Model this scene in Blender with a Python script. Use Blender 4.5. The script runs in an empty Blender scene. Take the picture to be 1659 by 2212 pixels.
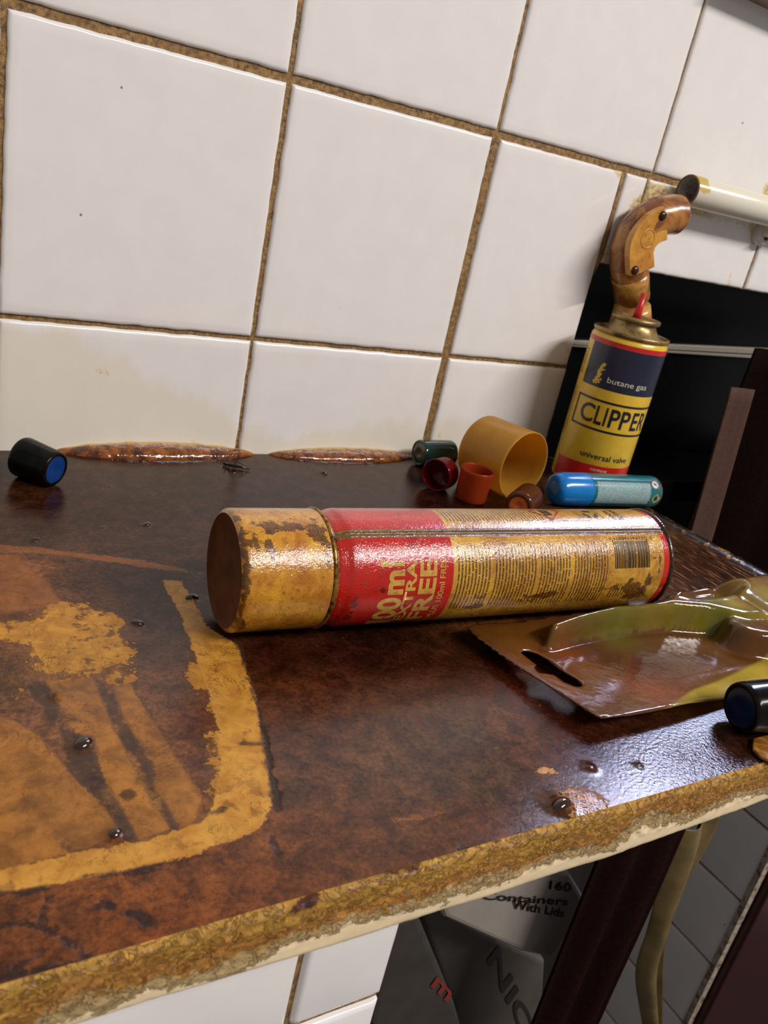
import bpy, bmesh, math
import numpy as np
from mathutils import Vector, Matrix, noise as mnoise

# ------------------------------------------------------------------ camera
FPX = 1807.03
CX, CY = 829.5, 1106.0
_c = np.array([CX, CY])
def _d(p):
    v = np.array([p[0]-CX, p[1]-CY, FPX]); return v/np.linalg.norm(v)
_X = _d((3792, 1024)); _D = _d((-150, 5540)); _D = _D-_X*np.dot(_X, _D); _D /= np.linalg.norm(_D)
_Z = -_D; _Y = np.cross(_Z, _X)
R = np.stack([_X, _Y, _Z])
C = np.array([-0.20683197, -0.49079287, 0.18983943])
def ray(p): return R @ np.array([p[0]-CX, p[1]-CY, FPX])
def top(p, z=0.0):                       # pixel -> point on a horizontal plane
    r = ray(p); return C+r*((z-C[2])/r[2])
def wal(p, y=0.0):                       # pixel -> point on a plane parallel to the wall
    r = ray(p); return C+r*((y-C[1])/r[1])
def sid(p, x):                           # pixel -> point on a plane square to the wall
    r = ray(p); return C+r*((x-C[0])/r[0])

scene = bpy.context.scene
cam = bpy.data.cameras.new('camera'); camo = bpy.data.objects.new('camera', cam)
scene.collection.objects.link(camo); scene.camera = camo
M = R @ np.diag([1, -1, -1])
m4 = Matrix.Identity(4)
for i in range(3):
    for j in range(3): m4[i][j] = M[i, j]
    m4[i][3] = C[i]
camo.matrix_world = m4
cam.sensor_fit = 'VERTICAL'; cam.sensor_height = 36; cam.lens = 36*FPX/2212
cam.clip_start = 0.01
cam.dof.use_dof = True; cam.dof.focus_distance = 0.38; cam.dof.aperture_fstop = 24

# ------------------------------------------------------------------ light
scene.view_settings.view_transform = 'Standard'; scene.view_settings.look = 'None'
scene.view_settings.exposure = 0.0; scene.view_settings.gamma = 1.0
AMB = 0.26; LAMP = 108.0; WIN = 105.0
world = bpy.data.worlds.new('world'); scene.world = world; world.use_nodes = True
bg = world.node_tree.nodes['Background']; bg.inputs[0].default_value = (1.0, .95, .93, 1); bg.inputs[1].default_value = AMB
la = bpy.data.lights.new('ceiling_tube', 'AREA'); la.shape = 'RECTANGLE'; la.size = 2.0; la.size_y = 0.065
la.energy = LAMP; la.color = (1.0, .94, .90)
lo = bpy.data.objects.new('ceiling_tube', la); scene.collection.objects.link(lo)
_lp = Vector((1.25, -2.25, 2.25)); _dir = Vector((1.15, .5, 0)).normalized()
_zz = (_lp-Vector((.1, -.2, 0.05))).normalized(); _xx = (_dir-_zz*_dir.dot(_zz)).normalized(); _yy = _zz.cross(_xx)
lm = Matrix((_xx, _yy, _zz)).transposed().to_4x4(); lm.translation = _lp; lo.matrix_world = lm

# ------------------------------------------------------------------ helpers
def lin(c):
    return tuple(((v/255)/12.92 if v/255 <= .04045 else ((v/255+.055)/1.055)**2.4) for v in c)
class NT:
    def __init__(s, name):
        s.m = bpy.data.materials.new(name); s.m.use_nodes = True; s.t = s.m.node_tree
        s.b = s.t.nodes['Principled BSDF']; s.out = s.t.nodes['Material Output']
    def n(s, typ): return s.t.nodes.new(typ)
    def put(s, sock, v):
        if isinstance(v, bpy.types.NodeSocket): s.t.links.new(v, sock)
        elif isinstance(v, (tuple, list)):
            sock.default_value = tuple(v)+((1,) if len(v) == 3 and len(sock.default_value) == 4 else ())
        else: sock.default_value = v
    def math(s, op, a, b=0.0, c=None, clamp=False):
        n = s.n('ShaderNodeMath'); n.operation = op; n.use_clamp = clamp
        s.put(n.inputs[0], a); s.put(n.inputs[1], b)
        if c is not None: s.put(n.inputs[2], c)
        return n.outputs[0]
    def add(s, a, b): return s.math('ADD', a, b)
    def mul(s, a, b): return s.math('MULTIPLY', a, b)
    def sub(s, a, b): return s.math('SUBTRACT', a, b)
    def ramp(s, a, e0, e1):               # 0 at e0, 1 at e1 (smooth)
        n = s.n('ShaderNodeMapRange'); n.interpolation_type = 'SMOOTHSTEP'
        s.put(n.inputs[0], a); n.inputs[1].default_value = e0; n.inputs[2].default_value = e1
        n.inputs[3].default_value = 0; n.inputs[4].default_value = 1
        if e0 > e1:
            n.inputs[1].default_value = e1; n.inputs[2].default_value = e0
            n.inputs[3].default_value = 1; n.inputs[4].default_value = 0
        return n.outputs[0]
    def obj(s, scale=(1, 1, 1), rot=0.0):
        tc = s.n('ShaderNodeNewGeometry'); mp = s.n('ShaderNodeMapping')
        s.t.links.new(tc.outputs['Position'], mp.inputs[0]); mp.inputs['Scale'].default_value = scale
        mp.inputs['Rotation'].default_value = (0, 0, rot)
        return mp.outputs[0]
    def noise(s, vec, scale, detail=4, rough=.6, dist=0.0):
        n = s.n('ShaderNodeTexNoise'); s.put(n.inputs['Vector'], vec); n.inputs['Scale'].default_value = scale
        n.inputs['Detail'].default_value = detail; n.inputs['Roughness'].default_value = rough
        n.inputs['Distortion'].default_value = dist
        return n.outputs[0]
    def voro(s, vec, scale, feat='F1', rnd=1.0):
        n = s.n('ShaderNodeTexVoronoi'); n.feature = feat; s.put(n.inputs['Vector'], vec); n.inputs['Scale'].default_value = scale
        n.inputs['Randomness'].default_value = rnd
        return n.outputs[0]
    def attr(s, name, col=False):
        n = s.n('ShaderNodeAttribute'); n.attribute_name = name
        return n.outputs['Color'] if col else n.outputs['Fac']
    def mix(s, f, a, b, mode='MIX'):
        n = s.n('ShaderNodeMix'); n.data_type = 'RGBA'; n.blend_type = mode
        s.put(n.inputs[0], f); s.put(n.inputs[6], a); s.put(n.inputs[7], b)
        return n.outputs[2]
    def comb(s, x, y, z=0.0):
        n = s.n('ShaderNodeCombineXYZ'); s.put(n.inputs[0], x); s.put(n.inputs[1], y); s.put(n.inputs[2], z); return n.outputs[0]
    def sep(s, v):
        n = s.n('ShaderNodeSeparateXYZ'); s.put(n.inputs[0], v); return n.outputs
    def bump(s, h, strength=.3, dist=.001):
        n = s.n('ShaderNodeBump'); s.put(n.inputs['Height'], h); n.inputs['Strength'].default_value = strength
        n.inputs['Distance'].default_value = dist; s.t.links.new(n.outputs[0], s.b.inputs['Normal']); s.t.links.new(n.outputs[0], s.b.inputs['Coat Normal'])
        return n.outputs[0]
    def set(s, **k):
        for a, v in k.items(): s.put(s.b.inputs[a.replace('_', ' ')], v)
        return s

def plain(name, col, rough=.4, var=.15, nscale=300, metal=0.0, spec=.5, bump=0.0, coat=0.0, grime=None, gamt=.5, gscale=60):
    t = NT(name); p = t.obj()
    n = t.noise(p, nscale, 3)
    base = t.mix(t.ramp(n, .3, .7), tuple(v*(1-var) for v in lin(col)), tuple(min(1, v*(1+var)) for v in lin(col)))
    if grime:
        g = t.noise(p, gscale, 6, .7)
        base = t.mix(t.mul(t.ramp(g, .62-gamt*.3, .68-gamt*.1), 1.0), base, lin(grime))
    t.set(Base_Color=base, Roughness=rough, Metallic=metal, Specular_IOR_Level=spec, Coat_Weight=coat, Coat_Roughness=.05)
    if bump: t.bump(t.noise(p, nscale*1.5, 3), bump, .0006)
    return t.m

COL = scene.collection
ORG = {}
def origin(o): return ORG.get(o.name, np.zeros(3)) if o else np.zeros(3)
def mesh(name, V, F, mats, parent=None, mi=None, smooth=True, org=None):
    V = np.asarray(V, float); me = bpy.data.meshes.new(name)
    o = bpy.data.objects.new(name, me)
    if parent is None:
        og = np.array(org if org is not None else [V[:, 0].mean(), V[:, 1].mean(), V[:, 2].min()])
        o.location = og
    else: og = origin(parent); o.parent = parent
    me.from_pydata([tuple(v) for v in (V-og)], [], F)
    if not isinstance(mats, (list, tuple)): mats = [mats]
    for m in mats: me.materials.append(m)
    if mi is not None: me.polygons.foreach_set('material_index', np.asarray(mi, dtype=np.int32))
    me.polygons.foreach_set('use_smooth', np.full(len(F), smooth)); me.update()
    COL.objects.link(o); ORG[o.name] = og
    return o
def fix(o):
    bm = bmesh.new(); bm.from_mesh(o.data); bmesh.ops.recalc_face_normals(bm, faces=bm.faces); bm.to_mesh(o.data); bm.free(); return o
def thing(name, label, cat, loc, group=None):
    o = bpy.data.objects.new(name, None); COL.objects.link(o); o.location = loc; o.empty_display_size = .01
    ORG[o.name] = np.array(loc, float); return tag(o, label, cat, group)
def tag(o, label=None, cat=None, group=None, kind=None):
    if label: o['label'] = label
    if cat: o['category'] = cat
    if group: o['group'] = group
    if kind: o['kind'] = kind
    return o
def fattr(o, name, vals):
    a = o.data.attributes.new(name, 'FLOAT', 'POINT'); a.data.foreach_set('value', np.asarray(vals, dtype=np.float32))
def cattr(o, name, cols):
    a = o.data.attributes.new(name, 'FLOAT_COLOR', 'POINT')
    c = np.ones((len(cols), 4), dtype=np.float32); c[:, :3] = cols; a.data.foreach_set('color', c.ravel())
def grid(nu, nv, wrapu=False):
    F = []
    for j in range(nv-1):
        for i in range(nu-(0 if wrapu else 1)):
            a = j*nu+i; b = j*nu+(i+1) % nu; F.append((a, b, b+nu, a+nu))
    return F
class Cyl:                                # a cylinder frame: s along the axis, c degrees from 'up' towards the camera side
    def __init__(s, A, B, up=None, sidev=None):
        s.A = np.array(A, float); B = np.array(B, float); s.ax = B-s.A; s.L = np.linalg.norm(s.ax); s.ax /= s.L
        up = np.array(up if up is not None else [0, 0, 1.]); s.up = up-s.ax*(up@s.ax); s.up /= np.linalg.norm(s.up)
        s.sd = np.cross(s.ax, s.up)
        if sidev is not None and s.sd @ np.array(sidev) < 0: s.sd = -s.sd
    def P(s, a, c, r):
        a = np.asarray(a, float)[..., None]; c = np.radians(np.asarray(c, float))[..., None]; r = np.asarray(r, float)[..., None]
        return s.A+s.ax*a+r*(s.up*np.cos(c)+s.sd*np.sin(c))
    def lathe(s, name, prof, mats, parent, n=96, seg=None, closed=False, jitter=0, smooth=True, org=None):
        c = np.linspace(0, 360, n, endpoint=False); V = []
        for (a, r) in prof: V.append(s.P(np.full(n, a), c, np.full(n, r)))
        V = np.concatenate(V); F = []; mi = []
        k = len(prof)
        for j in range(k if closed else k-1):
            for i in range(n):
                a = j*n+i; b = j*n+(i+1) % n; j2 = ((j+1) % k)*n
                F.append((a, b, j2+(i+1) % n, j2+i)); mi.append(seg[j] if seg else 0)
        if jitter:
            V = V+np.array([mnoise.noise_vector(Vector(v)*180) for v in V])*jitter
        o = fix(mesh(name, V, F, mats, parent, mi, smooth, org=org))
        return o
    def patch(s, lst, s0, s1, c0, c1, r, m):
        nc = max(2, int(abs(c1-c0)/3)+1); cc = np.linspace(c0, c1, nc)
        V = np.concatenate([s.P(np.full(nc, s0), cc, np.full(nc, r)), s.P(np.full(nc, s1), cc, np.full(nc, r))])
        lst.append((V, grid(nc, 2), m))
def collect(name, lst, mats, parent, smooth=True):
    V = []; F = []; mi = []; k = 0
    for v, f, m in lst:
        V.append(v); F += [tuple(i+k for i in q) for q in f]; mi += [m]*len(f); k += len(v)
    return mesh(name, np.concatenate(V), F, mats, parent, mi, smooth)
def glyphs(txt, bold=0.0, shear=0.0, space=1.0):   # flat lettering, unit box, cut fine enough to bend
    cu = bpy.data.curves.new('t', 'FONT'); cu.body = txt; cu.offset = bold; cu.shear = shear; cu.space_character = space; cu.resolution_u = 4
    ob = bpy.data.objects.new('t', cu); COL.objects.link(ob)
    dg = bpy.context.evaluated_depsgraph_get(); dg.update()
    me = bpy.data.meshes.new_from_object(ob.evaluated_get(dg))
    bpy.data.objects.remove(ob); bpy.data.curves.remove(cu)
    bm = bmesh.new(); bm.from_mesh(me); bpy.data.meshes.remove(me)
    xs = [v.co.x for v in bm.verts]; ys = [v.co.y for v in bm.verts]
    x0, x1, y0, y1 = min(xs), max(xs), min(ys), max(ys)
    for v in bm.verts: v.co = ((v.co.x-x0)/(x1-x0), (v.co.y-y0)/(y1-y0), 0)
    for k in range(1, 40):
        g = bm.verts[:]+bm.edges[:]+bm.faces[:]
        bmesh.ops.bisect_plane(bm, geom=g, plane_co=(k/40, 0, 0), plane_no=(1, 0, 0))
    bmesh.ops.triangulate(bm, faces=bm.faces)
    bm.verts.ensure_lookup_table()
    V = np.array([v.co[:] for v in bm.verts]); F = [tuple(v.index for v in f.verts) for f in bm.faces]; bm.free()
    return V, F
def tube(name, pts, rad, mat, parent, n=20, cap=True, org=None):
    pts = [np.array(p, float) for p in pts]; k = len(pts)
    if np.isscalar(rad): rad = [rad]*k
    V = []; F = []; u = None
    for i in range(k):
        t = pts[min(i+1, k-1)]-pts[max(i-1, 0)]; t /= np.linalg.norm(t)
        if u is None:
            u = np.cross(t, [0, 0, 1.]);
            if np.linalg.norm(u) < .1: u = np.cross(t, [0, 1., 0])
        u = u-t*(u@t); u /= np.linalg.norm(u); w = np.cross(t, u)
        a = np.linspace(0, 2*np.pi, n, endpoint=False)
        V.append(pts[i]+rad[i]*(np.cos(a)[:, None]*u+np.sin(a)[:, None]*w))
    F = grid(n, k, True)
    if cap: F += [tuple(range(n))[::-1], tuple(range((k-1)*n, k*n))]
    return fix(mesh(name, np.concatenate(V), F, mat, parent, org=org))
def box(lst, x0, x1, y0, y1, z0, z1, m=0):
    V = np.array([(x, y, z) for z in (z0, z1) for y in (y0, y1) for x in (x0, x1)])
    lst.append((V, [(0, 2, 3, 1), (4, 5, 7, 6), (0, 1, 5, 4), (2, 6, 7, 3), (0, 4, 6, 2), (1, 3, 7, 5)], m))
def bevel(o, w, seg=2):
    b = o.modifiers.new('bevel', 'BEVEL'); b.width = w; b.segments = seg; b.limit_method = 'ANGLE'; return o
def sdf(P, poly):                          # signed distance in mm to a polygon (negative inside); P (n,2)
    poly = np.asarray(poly)[:, :2]; d = np.full(len(P), 1e9); ins = np.zeros(len(P), bool); n = len(poly)
    for i in range(n):
        a = poly[i]; b = poly[(i+1) % n]; ab = b-a; t = np.clip(((P-a)@ab)/(ab@ab+1e-12), 0, 1)
        d = np.minimum(d, np.hypot(*(P-a-t[:, None]*ab).T))
        cnd = (a[1] > P[:, 1]) != (b[1] > P[:, 1])
        with np.errstate(divide='ignore', invalid='ignore'):
            xx = (b[0]-a[0])*(P[:, 1]-a[1])/(b[1]-a[1])+a[0]
        ins ^= cnd & (P[:, 0] < xx)
    return np.where(ins, -d, d)*1000
def sdl(P, pts, w):                        # distance to a polyline minus its half width, mm
    pts = np.asarray(pts)[:, :2]; d = np.full(len(P), 1e9)
    for a, b in zip(pts[:-1], pts[1:]):
        ab = b-a; t = np.clip(((P-a)@ab)/(ab@ab+1e-12), 0, 1); d = np.minimum(d, np.hypot(*(P-a-t[:, None]*ab).T))
    return d*1000-w
def T0(l, z=0.0): return np.array([top(p, z) for p in l])
def W0(l, y=0.0): return np.array([wal(p, y)[[0, 2]] for p in l])

# ------------------------------------------------------------------ materials
def tile_mat():
    t = NT('glazed_white_tile'); p = t.obj(); sd = t.attr('stain'); lo = t.attr('low')
    n1 = t.noise(p, 220, 6, .7); n2 = t.noise(p, 45, 4)
    base = t.mix(t.ramp(n2, .35, .65), lin((227, 223, 220)), lin((230, 226, 223)))
    film = t.math('MULTIPLY', t.ramp(t.add(lo, t.mul(t.sub(t.noise(t.obj((1, 1, .35)), 42, 5, .6), .5), 46)), 5, -6), .30)
    base = t.mix(film, base, lin((214, 200, 150)))
    fac = t.ramp(t.add(sd, t.mul(t.sub(n1, .5), 16)), 1.0, -1.5)
    yel = t.mix(t.ramp(n1, .42, .60), lin((216, 196, 128)), lin((150, 104, 34)))
    base = t.mix(t.mul(fac, .85), base, yel)
    sp = t.ramp(t.voro(p, 38), .045, .02)
    sp = t.mul(sp, t.ramp(t.noise(p, 9, 1), .55, .58))
    base = t.mix(sp, base, lin((110, 80, 40)))
    t.set(Base_Color=base, Roughness=.14, Specular_IOR_Level=.5)
    t.bump(t.noise(p, 14, 2), .25, .003)
    return t.m
def grout_mat():
    t = NT('brown_grout'); p = t.obj(); n = t.noise(p, 350, 6, .75); n2 = t.noise(p, 30, 3)
    b = t.mix(t.ramp(n, .35, .65), lin((84, 58, 28)), lin((168, 132, 76)))
    b = t.mix(t.mul(t.ramp(n2, .4, .65), .6), b, lin((132, 98, 52)))
    t.set(Base_Color=b, Roughness=.55); t.bump(n, .8, .001); return t.m
TILE = tile_mat(); GROUT = grout_mat()

# ------------------------------------------------------------------ back wall
def tiles(name, lst, plane, mat, stains=(), lows=(), step=.004, grouty=.0035, ext=None):
    V = []; F = []; SD = []; mi = []; k = 0
    for ti, (x0, x1, z0, z1) in enumerate(lst):
        us = np.concatenate([[x0, x0+.0004, x0+.0012], np.linspace(x0+.0025, x1-.0025, max(3, int((x1-x0)/step))), [x1-.0012, x1-.0004, x1]])
        vs = np.concatenate([[z0, z0+.0004, z0+.0012], np.linspace(z0+.0025, z1-.0025, max(3, int((z1-z0)/step))), [z1-.0012, z1-.0004, z1]])
        U, W = np.meshgrid(us, vs)
        def dep(e): return np.interp(e, [0, .0004, .0012, .0025], [.0035, .0012, .0003, 0])
        Y = np.maximum(dep(np.minimum(U-x0, x1-U)), dep(np.minimum(W-z0, z1-W)))
        # slightly ragged outline
        wx = np.clip(1-np.minimum(U-x0, x1-U)/.004, 0, 1); wz = np.clip(1-np.minimum(W-z0, z1-W)/.004, 0, 1)
        J = np.array([mnoise.noise(Vector((u*90, w*90, ti*.0))) for u, w in zip(U.ravel(), W.ravel())]).reshape(U.shape)
        J += .8*np.array([mnoise.noise(Vector((u*420, w*420, 3.))) for u, w in zip(U.ravel(), W.ravel())]).reshape(U.shape)
        U2 = U+J*.0005*wx; W2 = W+J*.0005*wz
        pts = np.stack([U2.ravel(), Y.ravel(), W2.ravel()], 1)
        V.append(pts); F += [tuple(i+k for i in q[::-1]) for q in grid(len(us), len(vs))]; k += len(pts)
    V = np.concatenate(V); XZ = V[:, [0, 2]]
    s = np.full(len(V), 60.); l = np.full(len(V), 60.)
    for p in stains: s = np.minimum(s, sdf(XZ, p))
    for p in lows: l = np.minimum(l, sdf(XZ, p))
    P3 = plane(V)
    o = mesh(name, P3, F, mat, None, None, True, org=(0, 0, 0)); fattr(o, 'stain', s); fattr(o, 'low', l)
    return o
g = dict()
lst = []
# rows below the long joint, then the rows above it
def row(z0, z1, xs):
    for (a, b) in xs: lst.append((a, b, z0, z1))
row(-.030, .0760, [(-.449, -.2995), (-.297, -.1497), (-.1470, -.0010), (.0008, .1465), (.1525, .2680)])
row(.0785, .2245, [(-.449, -.2995), (-.297, -.1497), (-.1470, -.0016), (.0014, .1460), (.1525, .2672)])
row(.1590, .2245, [(.2712, .2935), (.2955, .4425), (.4455, .595)])
up = [(-.449, -.2995), (-.297, -.1497), (-.147, -.0017), (.0013, .1480), (.1506, .2965), (.2986, .4460), (.448, .535)]
up2 = [(-.449, -.2995), (-.297, -.1497), (-.147, -.0017), (.0013, .1480), (.1506, .2965), (.2986, .4460), (.448, .535)]
row(.2290, .3760, up); row(.3790, .5260, up2); row(.529, .676, up2); row(.679, .826, up2); row(.829, .976, up2)
stain = [W0([(1325, 366), (1352, 372), (1345, 385), (1330, 380)]),
         W0([(1402, 395), (1440, 400), (1452, 425), (1420, 450), (1400, 520), (1330, 600), (1318, 540), (1345, 470), (1370, 430), (1392, 415)]),
         W0([(1455, 405), (1500, 440), (1545, 468), (1620, 487), (1640, 500), (1560, 478), (1480, 462), (1450, 430)]),
         W0([(1300, 520), (1318, 470), (1312, 560), (1302, 600)]), W0([(1650, 400), (1670, 395), (1670, 430), (1648, 425)]),
         W0([(1578, 590), (1584, 580), (1576, 620), (1572, 618)]), W0([(1620, 480), (1632, 480), (1625, 510), (1618, 505)]),
         W0([(205, 803), (240, 795), (235, 803), (212, 812)]), W0([(410, 955), (424, 945), (422, 960)]), W0([(945, 935), (955, 930), (950, 948)])]
low = [W0([(-400, 760), (-100, 720), (130, 690), (180, 745), (330, 800), (400, 850), (520, 930), (650, 935), (830, 915), (1000, 920), (1100, 930), (1150, 990), (1100, 1100), (-400, 1100)])]
wall = tiles('wall_back', lst, lambda V: V, TILE, stain, low); tag(wall, kind='structure')
b = []
box(b, -.45, .268, .0022, .05, -.03, .98); box(b, .268, .54, .0022, .05, .159, .98); box(b, .54, .80, .0022, .05, .159, .372); box(b, -.45, 1.3, .004, .05, .98, 1.4); box(b, .80, 1.3, .002, .05, .159, .98)
gb = collect('wall_grout', b, GROUT, wall, False)
# the ragged joint on the cut edge beside the dark recess
tube('edge_grout', [(.2690, .003, .2245), (.2692, .002, .20), (.2694, .002, .18), (.2690, .003, .160), (.2684, .003, .15)], [.0020, .0019, .0026, .0030, .0012], GROUT, wall)
# window in the back wall, just outside the frame on the right (its daylight glints on the worktop)
FR = plain('brown_painted_wood', (120, 100, 82), .5)
t = NT('daylight_pane'); t.set(Base_Color=(0, 0, 0), Emission_Color=lin((205, 215, 255)), Emission_Strength=WIN, Roughness=.1); PANE = t.m
w = []
box(w, .54, .575, .0, .04, .378, .85); box(w, .785, .80, .0, .04, .378, .85); box(w, .54, .80, 0, .04, .85, .865)
win = collect('window_1', w, FR, None, False); tag(win, kind='structure')
w = []; box(w, .575, .785, .03, .034, .378, .85); collect('window_pane', w, PANE, win, False)
w = []; box(w, .30, .86, -.018, .03, .3535, .378); sill = collect('trim_1', w, FR, None, False); bevel(sill, .002); tag(sill, kind='structure')

# ------------------------------------------------------------------ black panel with a metal strip, beside and behind the worktop
BLK = plain('black_glass', (6, 6, 7), .3, .1, spec=.12)
MET = plain('dull_metal_strip', (150, 142, 128), .35, .08, metal=.3)
ap = thing('black_cooker', 'black glossy cooker panel with pale metal strip in the recess right of the tiles', 'cooker', (.45, .04, -.9))
b = []; box(b, .262, .80, .045, .06, -.90, .1575); fix(collect('panel', b, BLK, ap, False))
b = []; box(b, .293, .62, -.033, .045, -.030, -.008); bevel(fix(collect('ledge', b, BLK, ap, False)), .002)
S = [wal(p, .04) for p in [(1180, 733), (1700, 755), (1700, 779), (1180, 746)]]
V = np.array([s_+np.array([0, dy, 0]) for dy in (0, .005) for s_ in S])
o = fix(mesh('metal_strip', V, [(0, 1, 2, 3), (7, 6, 5, 4), (0, 4, 5, 1), (1, 5, 6, 2), (2, 6, 7, 3), (3, 7, 4, 0)], MET, ap, smooth=False)); bevel(o, .0008)
S = [wal(p, .0397) for p in [(1180, 741), (1700, 768), (1700, 770), (1180, 742)]]
mesh('strip_groove', np.array(S), [(0, 1, 2, 3)], BLK, ap)

# ------------------------------------------------------------------ worktop
X0, Y0 = -.46, -.344
def edge_x(y): return .2835+(-y)*.050
nu, nv = 600, 300
uu = np.linspace(0, 1, nu); vv = np.linspace(0, 1, nv)
U, Vv = np.meshgrid(uu, vv)
Y = Y0+(0.0-Y0)*Vv; Xr = edge_x(Y); Xg = X0+(Xr-X0)*U
P2 = np.stack([Xg.ravel(), Y.ravel()], 1)
# broad colour of the stained board, from samples across it
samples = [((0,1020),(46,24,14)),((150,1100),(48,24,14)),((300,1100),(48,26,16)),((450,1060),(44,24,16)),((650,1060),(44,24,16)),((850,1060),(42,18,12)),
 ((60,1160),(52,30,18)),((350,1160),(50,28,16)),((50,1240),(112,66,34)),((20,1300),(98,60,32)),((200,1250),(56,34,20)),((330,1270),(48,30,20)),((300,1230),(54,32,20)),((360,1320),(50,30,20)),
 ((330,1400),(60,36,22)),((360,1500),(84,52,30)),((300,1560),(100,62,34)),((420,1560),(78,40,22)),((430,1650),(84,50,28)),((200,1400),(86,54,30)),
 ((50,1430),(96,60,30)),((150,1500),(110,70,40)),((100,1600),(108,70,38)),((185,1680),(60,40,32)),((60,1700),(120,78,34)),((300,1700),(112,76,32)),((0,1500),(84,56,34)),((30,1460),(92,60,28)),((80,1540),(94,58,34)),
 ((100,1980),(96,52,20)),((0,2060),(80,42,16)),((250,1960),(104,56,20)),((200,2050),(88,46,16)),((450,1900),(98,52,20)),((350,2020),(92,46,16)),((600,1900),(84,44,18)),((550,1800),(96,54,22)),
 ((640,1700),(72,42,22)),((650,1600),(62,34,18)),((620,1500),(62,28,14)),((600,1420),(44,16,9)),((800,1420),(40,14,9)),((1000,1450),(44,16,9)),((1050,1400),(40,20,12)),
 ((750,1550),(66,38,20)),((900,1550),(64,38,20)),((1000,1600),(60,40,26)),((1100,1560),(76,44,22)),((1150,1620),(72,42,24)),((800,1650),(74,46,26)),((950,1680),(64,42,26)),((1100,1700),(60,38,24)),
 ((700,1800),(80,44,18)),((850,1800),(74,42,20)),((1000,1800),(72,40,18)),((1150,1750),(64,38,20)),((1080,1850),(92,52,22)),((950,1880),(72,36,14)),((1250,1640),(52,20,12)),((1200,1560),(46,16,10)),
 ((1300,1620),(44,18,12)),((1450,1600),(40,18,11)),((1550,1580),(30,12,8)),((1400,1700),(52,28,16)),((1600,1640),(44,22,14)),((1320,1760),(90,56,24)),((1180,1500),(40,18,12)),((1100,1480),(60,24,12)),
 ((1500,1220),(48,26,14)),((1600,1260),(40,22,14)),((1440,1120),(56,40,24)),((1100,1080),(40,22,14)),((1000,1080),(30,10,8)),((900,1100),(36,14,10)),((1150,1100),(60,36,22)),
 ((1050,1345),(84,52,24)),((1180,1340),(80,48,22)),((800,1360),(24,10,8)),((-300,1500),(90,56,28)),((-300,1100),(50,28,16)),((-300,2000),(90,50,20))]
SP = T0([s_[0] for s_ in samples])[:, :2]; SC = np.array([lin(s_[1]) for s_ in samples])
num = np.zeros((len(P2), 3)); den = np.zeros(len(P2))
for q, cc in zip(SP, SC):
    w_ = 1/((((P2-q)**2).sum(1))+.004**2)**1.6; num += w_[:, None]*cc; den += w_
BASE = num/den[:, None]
def L(*polys): return np.minimum.reduce([sdf(P2, T0(p)) for p in polys])
band = L([(350,1253),(392,1256),(420,1300),(450,1360),(515,1392),(525,1430),(550,1500),(562,1570),(578,1650),(588,1710),(588,1745),(560,1790),(510,1812),(400,1850),(250,1885),(100,1915),(-60,1940),(-300,1980),
          (-300,1925),(0,1880),(60,1868),(150,1845),(300,1818),(400,1790),(440,1770),(455,1745),(465,1715),(475,1660),(470,1580),(460,1530),(440,1470),(425,1430),(405,1370),(380,1310)])
flake = L([(-20,1350),(47,1354),(78,1346),(90,1318),(133,1303),(176,1307),(219,1322),(282,1338),(286,1350),(270,1362),(288,1389),(290,1424),(274,1442),(292,1463),(251,1475),(231,1485),(214,1475),(208,1456),(157,1463),(94,1467),(70,1463),(59,1440),(67,1401),(39,1385),(-20,1385)],
          [(80,1520),(115,1500),(128,1512),(118,1525),(95,1527)],[(20,1500),(50,1494),(58,1508),(30,1514)],
          [(420,1445),(450,1450),(480,1530),(490,1600),(486,1660),(472,1722),(456,1700),(462,1600),(448,1530),(428,1480)],[(1165,1664),(1178,1660),(1188,1668),(1180,1674),(1168,1672)])
pale = L([(-300,1170),(-20,1174),(80,1182),(200,1197),(290,1207),(350,1216),(390,1226),(430,1240),(400,1237),(340,1231),(290,1223),(250,1216),(200,1211),(150,1202),(80,1197),(-20,1194),(-300,1190)],
         [(-20,1195),(35,1198),(60,1225),(100,1255),(135,1300),(133,1305),(80,1318),(40,1322),(-20,1325)],
         [(845,1768),(900,1760),(960,1748),(965,1756),(905,1772),(850,1778)])
stripe = L([(-300,1500),(-20,1540),(40,1560),(80,1590),(150,1665),(190,1710),(250,1780),(265,1800),(150,1845),(0,1885),(-300,1930)],
           [(100,1470),(200,1465),(235,1550),(280,1640),(330,1740),(370,1790),(300,1815),(250,1720),(215,1660),(205,1590),(170,1590),(140,1560),(120,1500)],
           [(245,1480),(280,1475),(310,1530),(350,1590),(400,1660),(440,1730),(420,1775),(385,1790),(340,1700),(300,1610),(265,1540)],
           [(150,1300),(160,1400),(110,1400),(90,1330)])
dark = np.minimum.reduce([L([(500,1386),(522,1385),(530,1440),(560,1530),(575,1600),(590,1660),(602,1740),(606,1755),(590,1745),(583,1700),(570,1600),(553,1530),(530,1450),(512,1400)]),
        *[sdl(P2, T0(l), w_) for l, w_ in [([(-40,1932),(60,1926),(95,1916)],.9),([(180,1893),(262,1888),(350,1870)],.8),([(430,1738),(448,1752),(462,1758),(478,1748)],1.0),([(-40,2000),(60,1997),(110,2012),(190,2062),(150,2085),(60,2098),(-20,2125)],.9),
          ([(105,1940),(88,1998)],.8),([(212,1953),(240,1958)],.9),([(285,1973),(320,1990)],1.1),([(90,2060),(40,2085)],1.2),([(585,1815),(600,1840)],1.4),([(520,1605),(568,1607)],.25),([(505,1655),(530,1672)],.3)]],
        *[np.hypot(*(P2-top(p)[:2]).T)*1000-r_ for p, r_ in [((278,1715),2.6),((1000,1838),2.2),((120,1500),1.2)]]])
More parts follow.
